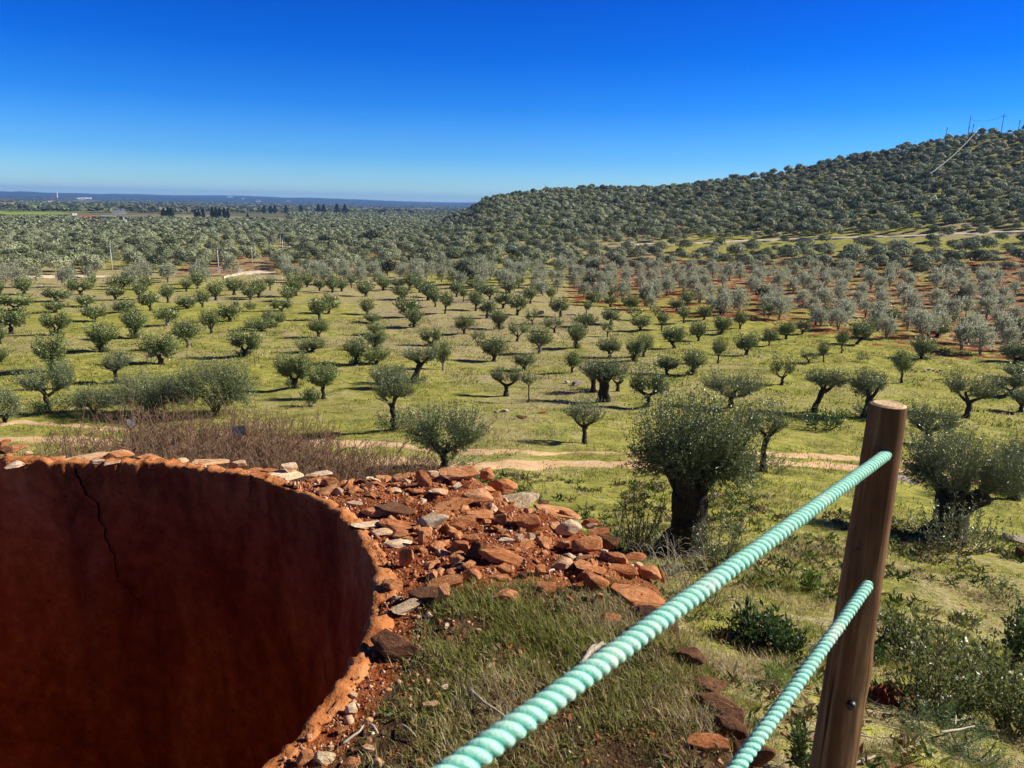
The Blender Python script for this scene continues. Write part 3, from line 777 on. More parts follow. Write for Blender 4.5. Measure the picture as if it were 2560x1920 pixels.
def slope_grass():
    rs = np.random.default_rng(10)
    parts = []
    for (r0, r1, n, l0, l1, w0, w1) in ((2.4, 9, 150000, .05, .16, .003, .006), (9, 22, 170000, .06, .16, .007, .014), (22, 62, 130000, .07, .20, .02, .045), (62, 105, 90000, .10, .26, .05, .10)):
        r = np.sqrt(rs.uniform(r0 ** 2, r1 ** 2, n)); a = rs.uniform(-.62, .66, n)
        x, y = r * np.sin(a), r * np.cos(a)
        cl = fbm(x * (1.1 if r1 < 30 else .55), y * (1.1 if r1 < 30 else .55), 141, 4) * .5 + .5
        keep = (rs.random(n) < np.clip((cl - .36) * 3.2, 0, 1)) & (np.hypot(x - RC[0], y - RC[1]) > outer_r(np.arctan2(y - RC[1], x - RC[0])) + .12)
        x, y, r, cl = x[keep], y[keep], r[keep], cl[keep]; m = len(x)
        L = rs.uniform(l0, l1, m) * (.5 + cl)
        t = np.clip(fbm(x * .5, y * .5, 143, 3) * .8 + (.42 if r1 < 30 else .3) + rs.normal(0, .17, m), 0, 1)
        parts.append((np.column_stack([x, y, terrain(x, y) - .02]), L, rs.uniform(w0, w1, m), t))
    P, L, W, T = [np.concatenate([p[i] for p in parts]) for i in range(4)]
    blades('grass', P, L, W, T, .9, 'rough green and straw coloured grass on the slope', rs=rs)
slope_grass()
def weeds():
    rs = np.random.default_rng(12); V, F, T = [], [], []; nv = 0
    n = 2600
    r = np.sqrt(rs.uniform(3.2 ** 2, 30 ** 2, n)); a = rs.uniform(-.05, .66, n)
    x, y = r * np.sin(a), r * np.cos(a); cl = fbm(x * .7, y * .7, 151, 3)
    keep = (cl > -.05) & (np.hypot(x - RC[0], y - RC[1]) > outer_r(np.arctan2(y - RC[1], x - RC[0])) + .25)
    x, y, r = x[keep], y[keep], r[keep]; z = terrain(x, y)
    for i in range(len(x)):
        m = int(rs.integers(10, 26)); s_ = rs.uniform(.05, .17) * (1 + r[i] / 40)
        aa = rs.uniform(0, 6.28, m); D = np.column_stack([np.cos(aa), np.sin(aa), rs.uniform(.15, 1.6, m)])
        P = np.array([x[i], y[i], z[i] - .01]) + np.column_stack([rs.normal(0, .35, (m, 2)) * s_, rs.uniform(0, .3, m) * s_])
        v, f = leaves_np(P, D, s_ * rs.uniform(.5, 1.1, m), s_ * .22, None, rs)
        V.append(v); F.append(f + nv); nv += len(v); T.append(np.repeat(np.clip(rs.uniform(.05, .95) + rs.normal(0, .12, m), 0, 1), 4))
    for i in range(900):
        a_, r_ = rs.uniform(-1.3, .6), math.sqrt(rs.uniform((RIN + .2) ** 2, 3.9 ** 2)); x_, y_ = RC[0] + r_ * math.cos(a_), RC[1] + r_ * math.sin(a_)
        if r_ > float(outer_r(a_)) or float(grassy(x_, y_)) < .5: continue
        m = int(rs.integers(5, 14)); s_ = rs.uniform(.012, .045); aa = rs.uniform(0, 6.28, m); up = rs.uniform(.1, 1.5)
        D = np.column_stack([np.cos(aa), np.sin(aa), rs.uniform(.05, up, m)]); P = np.array([x_, y_, float(wall_top(x_, y_)) + .01]) + rs.normal(0, .5, (m, 3)) * s_ * np.array([1, 1, .2])
        v, f = leaves_np(P, D, s_ * rs.uniform(.5, 1.2, m), s_ * rs.uniform(.18, .4), None, rs)
        V.append(v); F.append(f + nv); nv += len(v); T.append(np.repeat(np.clip(rs.uniform(.05, 1.) + rs.normal(0, .1, m), 0, 1), 4))
    k = NT('weeds'); c = k.ramp(k.attr('tone'), [(0, (.025, .05, .008)), (.35, (.075, .125, .018)), (.6, (.16, .17, .04)), (.8, (.16, .085, .045)), (1., (.34, .25, .14))])
    o = link('weeds', np_mesh('weeds', np.concatenate(V), np.concatenate(F), np.concatenate(T)), k.bsdf(c, .6, None, .3, .25)); struct(o, 'stuff', 'low weeds and dead leaves over the slope and the wall top')
weeds()

# ------------------------------------------------------------------ olive trees
def crown_np(rs, starts, lobes, nshoot, per, L, W, t0=.12, upbend=.45, spread=.62, tonev=.2, cone=0.):
    """leafy shoots that leave the given limb points and end on the crown's outline; lobes: (x, y, z, rx, ry, rz)"""
    starts = np.asarray(starts, float)
    lob = np.asarray(lobes, float)
    wgt = lob[:, 3] * lob[:, 5]; li = rs.choice(len(lob), nshoot, p=wgt / wgt.sum())
    d = rs.normal(0, 1, (nshoot, 3)); d /= np.linalg.norm(d, axis=1)[:, None]
    d[:, 2] = np.where(d[:, 2] < -spread, -d[:, 2], d[:, 2])
    Q = lob[li, :3] + d * lob[li, 3:6] * (.60 + .55 * rs.random((nshoot, 1))) * (1 + .22 * np.clip(d[:, 2:], 0, 1) * rs.random((nshoot, 1)))
    if cone:
        zr = np.clip((Q[:, 2] - (lob[li, 2] - lob[li, 5])) / (2 * lob[li, 5]), 0, 1.2)
        fc = 1 - cone * (1 - np.clip(zr * 1.6, 0, 1)); Q[:, :2] = lob[li, :2] + (Q[:, :2] - lob[li, :2]) * fc[:, None]
    dist = np.linalg.norm(Q[:, None, :] - starts[None], axis=2) + rs.uniform(0, .35, (nshoot, len(starts)))
    O = starts[np.argmin(dist, 1)] + rs.normal(0, .03, (nshoot, 3))
    C = O + (Q - O) * np.array([.8, .8, upbend * .85])
    t = rs.uniform(t0, 1, (nshoot, per)) ** .8
    t = t[:, :, None]
    O, C, Q = O[:, None, :], C[:, None, :], Q[:, None, :]
    P = (1 - t) ** 2 * O + 2 * t * (1 - t) * C + t ** 2 * Q
    T = 2 * (1 - t) * (C - O) + 2 * t * (Q - C)
    T /= np.linalg.norm(T, axis=2)[:, :, None] + 1e-9
    n = nshoot * per
    D = T.reshape(-1, 3) * .8 + rs.normal(0, .55, (n, 3))
    Pn = P.reshape(-1, 3) + rs.normal(0, L * .25, (n, 3))
    V, F = leaves_np(Pn, D, L * rs.uniform(.6, 1.25, n), W * rs.uniform(.7, 1.3, n), None, rs)
    shoot = np.repeat(rs.normal(0, .14, nshoot), per)
    tone = np.clip(.38 + shoot + rs.normal(0, tonev, n) + .22 * (t.reshape(-1) - .5), 0, 1)
    return V, F, np.repeat(tone, 4), (O[:, 0], C[:, 0], Q[:, 0])

def olive_build(seed, H, W, tf=.40, tr=.12, nl=3, lean=(0., 0.), lobes=None, nshoot=150, per=45, L=.06, Wd=.015, limb=.24, bush=False, twigs=0, split=False, crownmul=1., ns=9, low=None, cone=.72):
    """returns trunk mesh, crown arrays in metres; the base is at the origin"""
    rs = np.random.default_rng(seed)
    b = MB()
    T = np.array([lean[0] * H, lean[1] * H, tf * H])
    starts = []
    def limbs(org, n, r, out, up, a0):
        up = up * 1.15; out = out * .85
        for i in range(n):
            az = a0 + i * 2 * PI / n + rs.uniform(-.4, .4)
            o = out * rs.uniform(.75, 1.2); u = up * rs.uniform(.7, 1.25)
            end = org + np.array([math.cos(az) * o * W, math.sin(az) * o * W * .9, u * H])
            mid = org + (end - org) * np.array([.62, .62, .42]) + rs.normal(0, .03 * H, 3)
            s = np.linspace(0, 1, 7)[:, None]
            P = (1 - s) ** 2 * org + 2 * s * (1 - s) * mid + s ** 2 * end
            R = np.array([.66, .6, .52, .46, .42, .46, .30]) * r
            b.tube(P, R, max(6, ns - 2), .16, int(rs.integers(1e6)))
            starts.extend([P[3], P[4], P[5], P[6], P[6]])
    if bush:
        for i in range(nl):
            az = rs.uniform(0, 2 * PI); e = np.array([math.cos(az) * W * .22, math.sin(az) * W * .22, H * rs.uniform(.3, .5)])
            s = np.linspace(0, 1, 5)[:, None]; P = s * e + (s * (1 - s)) * np.array([0, 0, .2 * H]); P[0, 2] = -.15
            b.tube(P, np.linspace(tr, tr * .4, 5), 6, .15, int(rs.integers(1e6)))
            starts.extend([P[1], P[2], P[3], P[4]])
    else:
        legs = [(-.55, .55), (.55, -.5)] if split else [(0, 0)]
        for lx, q in legs:
            s = np.linspace(0, 1, 9)
            P = np.column_stack([T[0] * s ** 1.3 + lx * tr * (1.6 - s * .9) + rs.normal(0, .018, 9) * H * .6 * (s > .1), T[1] * s ** 1.3 + rs.normal(0, .012, 9) * H * (s > .1), T[2] * s])
            P[0, 2] = -.2
            rad = tr * (np.array([1.75, 1.32, 1.08, .97, .92, .9, .95, 1.02, .9]) * (.72 if split else 1))
            b.tube(P, rad, ns + 2, .16, int(rs.integers(1e6)))
        limbs(T - np.array([0, 0, .05 * H]), nl, tr * 1.15, limb, .17, rs.uniform(0, 6))
        starts.extend([T, T + np.array([0, 0, .05 * H])])
    if lobes is None: lobes = [(0, 0, .68, .5, .34)]
    lb = [(T[0] + x * W, T[1] * 1 + y * W, z * H, rx * W, rx * W * .88, rz * H) for x, y, z, rx, rz in lobes]
    V, F, tone, (O, C, Q) = crown_np(rs, starts, lb, int(nshoot * crownmul), per, L, Wd, .12, .45, .8 if low is None else low, .2, 0. if bush else cone)
    for i in range(min(twigs, len(O))):
        s = np.linspace(0, .97, 5)[:, None]
        P = (1 - s) ** 2 * O[i] + 2 * s * (1 - s) * C[i] + s ** 2 * Q[i]
        b.tube(P, np.linspace(.011, .003, 5), 3, 0, 0, False)
    return b.mesh('trunk', True), (V, F, tone)

def suckers_np(seed, H, W, n, L, Wd):
    rs = np.random.default_rng(seed)
    return crown_np(rs, [(0, 0, 0), (.1, 0, .05), (-.1, .05, .05)], [(.3 * W, -.1 * W, H * .42, W * .42, W * .4, H * .55), (-.35 * W, 0, H * .3, W * .35, W * .35, H * .45)], n, 22, L, Wd, .25, .6)[:3]

def ground_tree(sx, sy, sy_top, w):
    p = hit(sx, sy); dep = depth_of(p)
    s = dep / (F_PX * 2.5)
    horiz = math.hypot(p[0], p[1]); ca = horiz / math.sqrt(horiz ** 2 + p[2] ** 2)
    return p, (sy - sy_top) * s / ca * .97, w * s * 1.02

def T_(ox, rows): return [(ox + r[0] / 3.95, 680 + r[1] / 3.95, 680 + r[2] / 3.95, r[3] / 3.95, *r[4:]) for r in rows]
# traced pruned olives: base x, base y, top y, crown width, style
TREES = T_(0, [
    (110, 612, 345, 290, 'F'), (10, 890, 750, 130, 'M'), (5, 712, 515, 130, 'M'), (150, 372, 200, 310, 'D'), (245, 220, 45, 190, 'M'), (0, 216, 90, 110, 'M'), (550, 288, 150, 250, 'D'),
    (800, 226, 68, 230, 'F'), (550, 402, 284, 220, 'M'), (850, 346, 220, 210, 'M'), (925, 152, 30, 100, 'T'), (1200, 172, 12, 250, 'W'), (1140, 277, 140, 175, 'V'), (1375, 266, 100, 150, 'B'),
    (1440, 172, 40, 150, 'M'), (1660, 302, 130, 150, 'B'), (1240, 402, 260, 220, 'W'), (930, 496, 318, 235, 'V'), (1490, 380, 190, 185, 'V'), (1840, 192, 70, 130, 'B'), (1950, 162, 0, 150, 'M'),
    (1850, 362, 226, 190, 'W'), (2000, 352, 170, 140, 'V'), (2130, 280, 90, 165, 'B'), (2090, 602, 370, 175, 'V'), (1655, 532, 350, 230, 'P'), (1340, 652, 370, 255, 'B'), (560, 622, 390, 255, 'F'),
    (1000, 792, 500, 290, 'B'), (535, 982, 610, 280, 'F'), (1860, 746, 460, 245, 'P'), (1590, 912, 590, 310, 'D'), (640, 1150, 850, 210, 'W')])
TREES += T_(520, [
    (260, 222, 60, 200, 'B'), (420, 276, 140, 155, 'V'), (505, 252, 60, 180, 'M'), (615, 182, 50, 120, 'T'), (215, 492, 290, 215, 'D'), (790, 292, 140, 170, 'M'), (870, 236, 20, 200, 'M'),
    (1100, 186, 70, 130, 'V'), (1230, 206, 50, 150, 'B'), (1320, 192, 60, 130, 'M'), (1415, 162, 30, 100, 'T'), (1560, 242, 80, 190, 'M'), (720, 386, 260, 205, 'D'), (640, 542, 380, 225, 'F'),
    (520, 582, 450, 275, 'W'), (1100, 472, 250, 195, 'V'), (1190, 412, 220, 170, 'F'), (1570, 422, 250, 150, 'M'), (360, 832, 560, 305, 'F'), (1090, 642, 450, 200, 'V'), (1020, 792, 640, 275, 'W'),
    (1620, 512, 400, 190, 'M'), (1640, 622, 490, 160, 'M'), (860, 1142, 770, 325, 'F'), (1145, 1252, 920, 345, 'T'), (1460, 912, 650, 255, 'B'), (1650, 762, 570, 205, 'F'), (1660, 912, 730, 240, 'W'),
    (1780, 1152, 900, 330, 'W'), (1980, 452, 230, 225, 'D'), (2030, 542, 360, 185, 'B'), (1730, 184, 40, 150, 'M'), (1880, 176, 60, 140, 'M'), (1990, 172, 20, 140, 'B'), (2090, 200, 60, 140, 'M'),
    (2175, 252, 100, 150, 'M'), (1910, 272, 130, 185, 'M'), (330, 180, 90, 130, 'M'), (980, 150, 0, 130, 'M')])
TREES += T_(1040, [
    (120, 276, 110, 185, 'M'), (190, 342, 160, 125, 'B'), (285, 412, 190, 155, 'T'), (400, 246, 100, 145, 'V'), (470, 292, 160, 85, 'T'), (590, 382, 190, 145, 'B'), (640, 222, 100, 135, 'M'),
    (730, 272, 130, 155, 'V'), (700, 452, 270, 165, 'F'), (860, 362, 190, 165, 'F'), (1000, 424, 210, 195, 'V'), (920, 204, 90, 175, 'M'), (1130, 312, 140, 145, 'V'), (1240, 212, 100, 135, 'M'),
    (1335, 302, 150, 115, 'T'), (475, 612, 420, 185, 'V'), (825, 566, 370, 185, 'B'), (1150, 516, 360, 130, 'S'), (1430, 442, 250, 185, 'F'), (1370, 602, 430, 195, 'S'), (1680, 422, 280, 95, 'T'),
    (1670, 552, 410, 250, 'V'), (1920, 522, 360, 175, 'F'), (1720, 332, 190, 145, 'V'), (1920, 342, 230, 155, 'V'), (1920, 242, 150, 145, 'M'), (2120, 382, 240, 155, 'V'), (1000, 684, 480, 195, 'S'),
    (610, 732, 570, 135, 'S'), (150, 732, 550, 205, 'F'), (270, 972, 670, 190, 'P'), (770, 882, 640, 280, 'V'), (1220, 802, 560, 245, 'P'), (1580, 752, 510, 195, 'B'), (1890, 642, 480, 120, 'S'),
    (1915, 842, 640, 225, 'V'), (1540, 992, 780, 175, 'V'), (1065, 972, 800, 225, 'V'), (2150, 882, 640, 175, 'F'), (560, 160, 80, 110, 'M')])
TREES += T_(1560, [
    (60, 372, 230, 120, 'F'), (90, 472, 340, 155, 'S'), (225, 332, 180, 150, 'T'), (160, 582, 430, 195, 'V'), (305, 442, 330, 95, 'S'), (370, 572, 390, 145, 'T'), (520, 392, 260, 145, 'F'),
    (590, 502, 340, 155, 'T'), (620, 332, 180, 150, 'M'), (790, 472, 330, 155, 'V'), (950, 422, 310, 125, 'V'), (1100, 352, 250, 150, 'M'), (735, 682, 490, 175, 'V'), (960, 612, 430, 175, 'F'),
    (1145, 562, 380, 145, 'V'), (1430, 452, 310, 105, 'T'), (1550, 422, 290, 95, 'T'), (500, 752, 540, 225, 'L'), (190, 832, 620, 175, 'V'), (1600, 662, 480, 185, 'V'), (1760, 612, 460, 135, 'F'),
    (1890, 522, 370, 125, 'F'), (2000, 482, 310, 145, 'M'), (1430, 732, 550, 155, 'P'), (1210, 822, 600, 235, 'V'), (2150, 802, 570, 145, 'T'), (930, 902, 660, 165, 'T'), (670, 1012, 770, 235, 'B'),
    (1970, 892, 690, 120, 'T'), (1820, 902, 770, 185, 'S'), (1560, 1112, 800, 235, 'S'), (420, 1012, 830, 260, 'V')])
TREES += T_(2000, [
    (560, 712, 500, 205, 'L'), (650, 642, 460, 180, 'M'), (760, 572, 440, 135, 'B'), (860, 522, 350, 240, 'V'), (1200, 862, 630, 245, 'B'), (1350, 642, 480, 205, 'W'), (1430, 562, 360, 225, 'M'),
    (1530, 452, 270, 165, 'M'), (1000, 1092, 780, 215, 'T'), (2150, 582, 430, 230, 'W'), (2150, 702, 520, 250, 'W'), (2140, 892, 680, 300, 'W'), (2150, 1062, 900, 300, 'M'), (2080, 1212, 1010, 280, 'F')])
SW = {'F': 'forked trunk and twin tufts', 'M': 'short trunk and dense round tuft', 'D': 'low double crown', 'T': 'slim trunk and small tuft', 'W': 'low wide crown', 'V': 'vase shaped limbs',
      'B': 'bushy shoots round its foot', 'P': 'pale sunlit trunk', 'S': 'sparse half bare limbs', 'L': 'long leaning limb'}
STY = {'F': dict(tf=.25, nl=2, limb=.20, lobes=[(-.24, 0, .60, .30, .42), (.26, 0, .64, .30, .40)], tr=.18),
       'M': dict(tf=.20, nl=3, limb=.12, lobes=[(0, 0, .60, .50, .46)], tr=.19),
       'D': dict(tf=.20, nl=2, limb=.24, lobes=[(-.28, 0, .54, .28, .42), (.25, .02, .60, .32, .44)], tr=.19),
       'T': dict(tf=.36, nl=2, limb=.12, lobes=[(0, 0, .68, .48, .38)], tr=.12),
       'W': dict(tf=.14, nl=3, limb=.20, lobes=[(-.2, 0, .54, .35, .46), (.22, 0, .58, .35, .46)], tr=.19),
       'V': dict(tf=.24, nl=3, limb=.18, lobes=[(-.23, 0, .64, .32, .40), (.23, .05, .66, .32, .40), (0, -.08, .62, .34, .38)], tr=.16),
       'B': dict(tf=.32, nl=3, limb=.14, lobes=[(0, 0, .63, .50, .42)], tr=.16),
       'P': dict(tf=.28, nl=3, limb=.20, lobes=[(-.16, 0, .66, .38, .40), (.2, 0, .68, .34, .38)], tr=.15),
       'S': dict(tf=.28, nl=3, limb=.28, lobes=[(-.26, 0, .68, .28, .38), (.26, 0, .72, .28, .36)], tr=.13),
       'L': dict(tf=.28, nl=3, limb=.26, lean=(.14, 0), lobes=[(-.22, 0, .68, .32, .38), (.18, 0, .70, .32, .36)], tr=.16)}
PROTO = {}
def proto(sty, v, lod):
    key = (sty, v, lod)
    if key in PROTO: return PROTO[key]
    ns, per, L, Wd = {0: (420, 26, .125, .042), 1: (300, 15, .17, .065), 2: (210, 8, .24, .11)}[lod]
    a = dict(STY[sty]); H, W = 2.7, 2.6
    if sty == 'S': ns = int(ns * .42)
    if sty in 'TP': ns = int(ns * .8)
    tm, (V, F, t) = olive_build(hash((ord(sty), v)) % 9999 + 17, H, W, nshoot=ns, per=per, L=L, Wd=Wd, ns=8 if lod else 10, **a)
    tm.materials.append(M['pale_bark'] if sty == 'P' else M['bark'])
    cm = np_mesh('crown', V, F, t); cm.materials.append(M['olive_leaf_far'])
    sm = None
    if sty in 'BF' and lod < 2:
        V, F, t = suckers_np(v + 5, .8, 1.0, 40 if lod == 0 else 24, L, Wd); sm = np_mesh('basal_shoots', V, F, t); sm.materials.append(M['olive_leaf_far'])
    PROTO[key] = (tm, cm, sm, H, W)
    return PROTO[key]

specs = []
for (x, y, yt, w, s) in TREES:
    p, H, W = ground_tree(x, y, yt, w)
    specs.append([x, y, s, p, min(H, 4.6), min(W, 5.0)])
# label: band in the orchard and rank from the left
BANDS = [(1200, 949, 'nearest orchard rank'), (949, 905, 'second orchard rank'), (905, 872, 'third orchard rank'), (872, 838, 'fourth orchard rank'), (838, 812, 'fifth orchard rank'),
         (812, 788, 'sixth orchard rank'), (788, 762, 'seventh orchard rank'), (762, 738, 'eighth orchard rank'), (738, 600, 'hindmost orchard rank')]
bk = {}
for sp_ in specs:
    for bi, (hi, lo, _) in enumerate(BANDS):
        if lo <= sp_[1] < hi: bk.setdefault(bi, []).append(sp_); break
for bi, v in bk.items():
    per = {}
    for s_ in sorted(v, key=lambda q: q[0]):
        per.setdefault(s_[2], []).append(s_)
    for st, q in per.items():
        for i, s_ in enumerate(q):
            rank = 'the only such' if len(q) == 1 else ordinal(i, len(q)).strip().replace(' from left', ' such from left')
            s_.append(f'olive with {SW[st]}, {rank}, {BANDS[bi][2]}')
for i, (x, y, st, p, H, W, lab) in enumerate(specs):
    d = math.hypot(p[0], p[1])
    lod = 0 if d < 62 else (1 if d < 100 else 2)
    tm, cm, sm, h0, w0 = proto(st, (i * 7 + i // 5) % 4, lod)
    rs_ = np.random.default_rng(3000 + i)
    root = empty('olive_tree', tuple(p - np.array([0, 0, .03])), math.atan2(-p[0], p[1]) + rs_.uniform(-.35, .35) + (PI if rs_.random() < .5 else 0))
    root.scale = (W / w0 * 1.10, W / w0 * 1.10, H / h0 * 1.03); root.rotation_euler.x, root.rotation_euler.y = rs_.normal(0, .07), rs_.normal(0, .07)
    tag(root, lab, 'olive tree', 'pollarded olive trees of the green orchard')
    link('trunk', tm, None, root); link('crown', cm, None, root)
    if sm: link('basal_shoots', sm, None, root)

# the trees nearest to the ruin: each its own build
NEAR = [
    ((1700, 1388, 1000, 318), dict(seed=901, tf=.43, tr=.44, nl=4, limb=.20, low=.45, cone=.3, lean=(.04, 0), lobes=[(-.10, 0, .68, .44, .36), (.16, 0, .66, .40, .36), (-.36, -.05, .56, .18, .17), (.34, -.05, .52, .18, .17)], nshoot=900, per=34, L=.064, Wd=.016, twigs=120), .6,
     'big pollarded olive with thick black trunk right beside the rubble heap'),
    ((2362, 1345, 1072, 250), dict(seed=902, tf=.40, tr=.54, nl=4, limb=.24, low=.45, cone=.3, lean=(.05, 0), lobes=[(-.12, 0, .68, .42, .36), (.40, 0, .66, .30, .28), (-.36, -.05, .52, .18, .16)], nshoot=1000, per=30, L=.07, Wd=.018, twigs=90), .6,
     'massive pollarded olive behind the wooden post, casting a dark shadow'),
    ((1907, 1178, 985, 150), dict(seed=903, tf=.52, tr=.14, nl=3, limb=.22, lobes=[(0, 0, .74, .50, .27), (-.3, 0, .62, .28, .22)], nshoot=260, per=28, L=.072, Wd=.02, twigs=50), .7,
     'slender olive standing on the dirt track beside the big black trunk'),
    ((1111, 1170, 1003, 222), dict(seed=904, tf=.30, tr=.15, nl=4, limb=.22, lobes=[(-.26, 0, .64, .30, .36), (.24, 0, .66, .34, .36), (0, 0, .5, .40, .46)], nshoot=620, per=28, L=.075, Wd=.02, twigs=70), .5,
     'broad bushy olive rising behind the far edge of the rubble heap'),
    ((1460, 1110, 988, 112), dict(seed=905, tf=.42, tr=.12, nl=3, limb=.25, lobes=[(0, 0, .70, .48, .32)], nshoot=170, per=24, L=.08, Wd=.022, twigs=40), .0,
     'small thin crowned olive on the grass above the dirt track'),
    ((1508, 1005, 889, 142), dict(seed=906, tf=.50, tr=.30, nl=3, limb=.20, split=True, lobes=[(-.22, 0, .74, .30, .24), (.2, 0, .76, .32, .25), (0, 0, .66, .34, .22)], nshoot=330, per=24, L=.10, Wd=.028, twigs=30), .0,
     'large pollarded olive on two black trunk legs in the middle of the orchard'),
    ((1483, 980, 902, 72), dict(seed=916, tf=.46, tr=.2, nl=2, limb=.2, lobes=[(0, 0, .70, .48, .32)], nshoot=150, per=18, L=.1, Wd=.028), .0,
     'short stout olive half hidden left of the two legged olive'),
    ((1544, 978, 896, 66), dict(seed=917, tf=.30, tr=.14, nl=3, limb=.34, lobes=[(0, 0, .68, .5, .34)], nshoot=120, per=18, L=.1, Wd=.028), .0,
     'spreading forked olive half hidden right of the two legged olive'),
    ((1618, 1017, 898, 104), dict(seed=907, tf=.30, tr=.2, nl=2, limb=.30, lobes=[(-.05, 0, .74, .40, .26), (.26, 0, .48, .28, .26), (-.26, 0, .45, .24, .22)], nshoot=320, per=22, L=.1, Wd=.028, twigs=30), .0,
     'olive with stacked double crown right behind the big black trunk olive'),
    ((1826, 1019, 914, 168), dict(seed=908, tf=.34, tr=.19, nl=3, limb=.3, lobes=[(-.28, 0, .66, .24, .30), (.24, 0, .70, .28, .32), (.02, 0, .52, .40, .34)], nshoot=400, per=22, L=.1, Wd=.028, twigs=30), .0,
     'wide dark olive with a low heavy crown behind the slender track olive'),
    ((2034, 1030, 916, 100), dict(seed=909, tf=.55, tr=.20, nl=3, limb=.26, lean=(.17, 0), lobes=[(-.18, 0, .80, .36, .2), (.24, 0, .78, .34, .22)], nshoot=260, per=22, L=.1, Wd=.028, twigs=30), .0,
     'mushroom shaped olive on a leaning dark trunk left of the post top'),
    ((2166, 1042, 918, 108), dict(seed=910, tf=.44, tr=.24, nl=3, limb=.22, lobes=[(-.05, 0, .74, .48, .28), (-.2, 0, .6, .3, .24)], nshoot=340, per=22, L=.1, Wd=.028, twigs=30), .8,
     'dense dark olive directly behind the top of the wooden post'),
    ((2416, 1046, 922, 132), dict(seed=911, tf=.40, tr=.20, nl=3, limb=.28, lobes=[(-.28, 0, .74, .24, .26), (.22, 0, .70, .32, .26)], nshoot=330, per=22, L=.1, Wd=.028, twigs=30), .0,
     'olive with twin dark tufts right of the post top'),
    ((2318, 1108, 992, 140), dict(seed=912, tf=.34, tr=.2, nl=3, limb=.3, lobes=[(-.2, 0, .62, .32, .36), (.24, 0, .56, .3, .34)], nshoot=380, per=24, L=.085, Wd=.024, twigs=40), .0,
     'low sprawling olive just right of the wooden post'),
    ((2536, 1250, 1085, 130), dict(seed=913, tf=.42, tr=.2, nl=3, limb=.26, lobes=[(0, 0, .68, .5, .34)], nshoot=320, per=24, L=.08, Wd=.022, twigs=40), .0,
     'olive cut by the right edge beside the massive olive'),
    ((2552, 1030, 968, 70), dict(seed=918, tf=.36, tr=.16, nl=3, limb=.26, lobes=[(0, 0, .68, .5, .34)], nshoot=200, per=20, L=.1, Wd=.028), .0,
     'olive at the right edge level with the post top'),
    ((1321, 1007, 921, 56), dict(seed=914, tf=.56, tr=.05, nl=2, limb=.2, lobes=[(-.05, 0, .78, .48, .25)], nshoot=60, per=16, L=.1, Wd=.028, twigs=20), .0,
     'thin bent sapling with a sparse crown beside the short forked olive'),
    ((1265, 990, 911, 78), dict(seed=919, tf=.40, tr=.17, nl=2, limb=.33, lobes=[(-.24, 0, .74, .30, .28), (.24, 0, .76, .28, .28)], nshoot=170, per=18, L=.1, Wd=.028, twigs=20), .0,
     'short forked olive left of the thin bent sapling'),
    ((1032, 957, 862, 92), dict(seed=915, tf=.54, tr=.24, nl=3, limb=.24, lean=(.20, 0), lobes=[(-.2, 0, .80, .34, .2), (.22, 0, .76, .34, .24)], nshoot=230, per=20, L=.1, Wd=.028, twigs=20), .5,
     'olive leaning strongly right on a thick dark trunk above the track'),
    ((983, 1075, 910, 116), dict(seed=920, tf=.40, tr=.15, nl=3, limb=.24, lobes=[(-.1, 0, .72, .42, .28), (.3, 0, .70, .26, .24)], nshoot=300, per=22, L=.085, Wd=.024, twigs=50), .9,
     'tall olive with a pale broken limb beside the dirt track'),
    ((120, 1030, 906, 136), dict(seed=921, tf=.38, tr=.16, nl=3, limb=.26, lobes=[(-.16, 0, .72, .38, .28), (.28, 0, .66, .26, .34)], nshoot=330, per=22, L=.09, Wd=.026, twigs=40), .9,
     'wide olive with leafy foot on the left, just past the dirt track'),
    ((291, 958, 874, 86), dict(seed=922, tf=.44, tr=.17, nl=3, limb=.27, lobes=[(.1, 0, .70, .44, .32)], nshoot=230, per=20, L=.1, Wd=.028, twigs=20), .3,
     'olive with a bare pale branch sticking out left, behind the bushy olives'),
    ((12, 1058, 964, 86), dict(seed=923, tf=.16, tr=.07, nl=6, bush=True, lobes=[(0, 0, .55, .5, .46)], nshoot=280, per=22, L=.085, Wd=.024), .0,
     'leafy olive bush cut by the left edge'),
    ((380, 1035, 922, 196), dict(seed=924, tf=.16, tr=.06, nl=9, bush=True, lobes=[(-.1, 0, .52, .44, .50), (.24, 0, .46, .34, .46)], nshoot=1000, per=26, L=.09, Wd=.022, twigs=120), .0,
     'large bushy unpruned olive left of centre above the bare shrubs'),
    ((540, 1036, 894, 190), dict(seed=925, tf=.16, tr=.07, nl=9, bush=True, lobes=[(-.12, 0, .54, .42, .50), (.22, 0, .48, .34, .48)], nshoot=1100, per=26, L=.09, Wd=.022, twigs=120), .0,
     'tallest bushy olive with upright green shoots above the bare shrubs'),
    ((236, 1030, 960, 104), dict(seed=926, tf=.16, tr=.05, nl=6, bush=True, lobes=[(0, 0, .5, .54, .52)], nshoot=460, per=22, L=.08, Wd=.02, twigs=50), .0,
     'small greyish bush at the left foot of the bushy olives'),
]
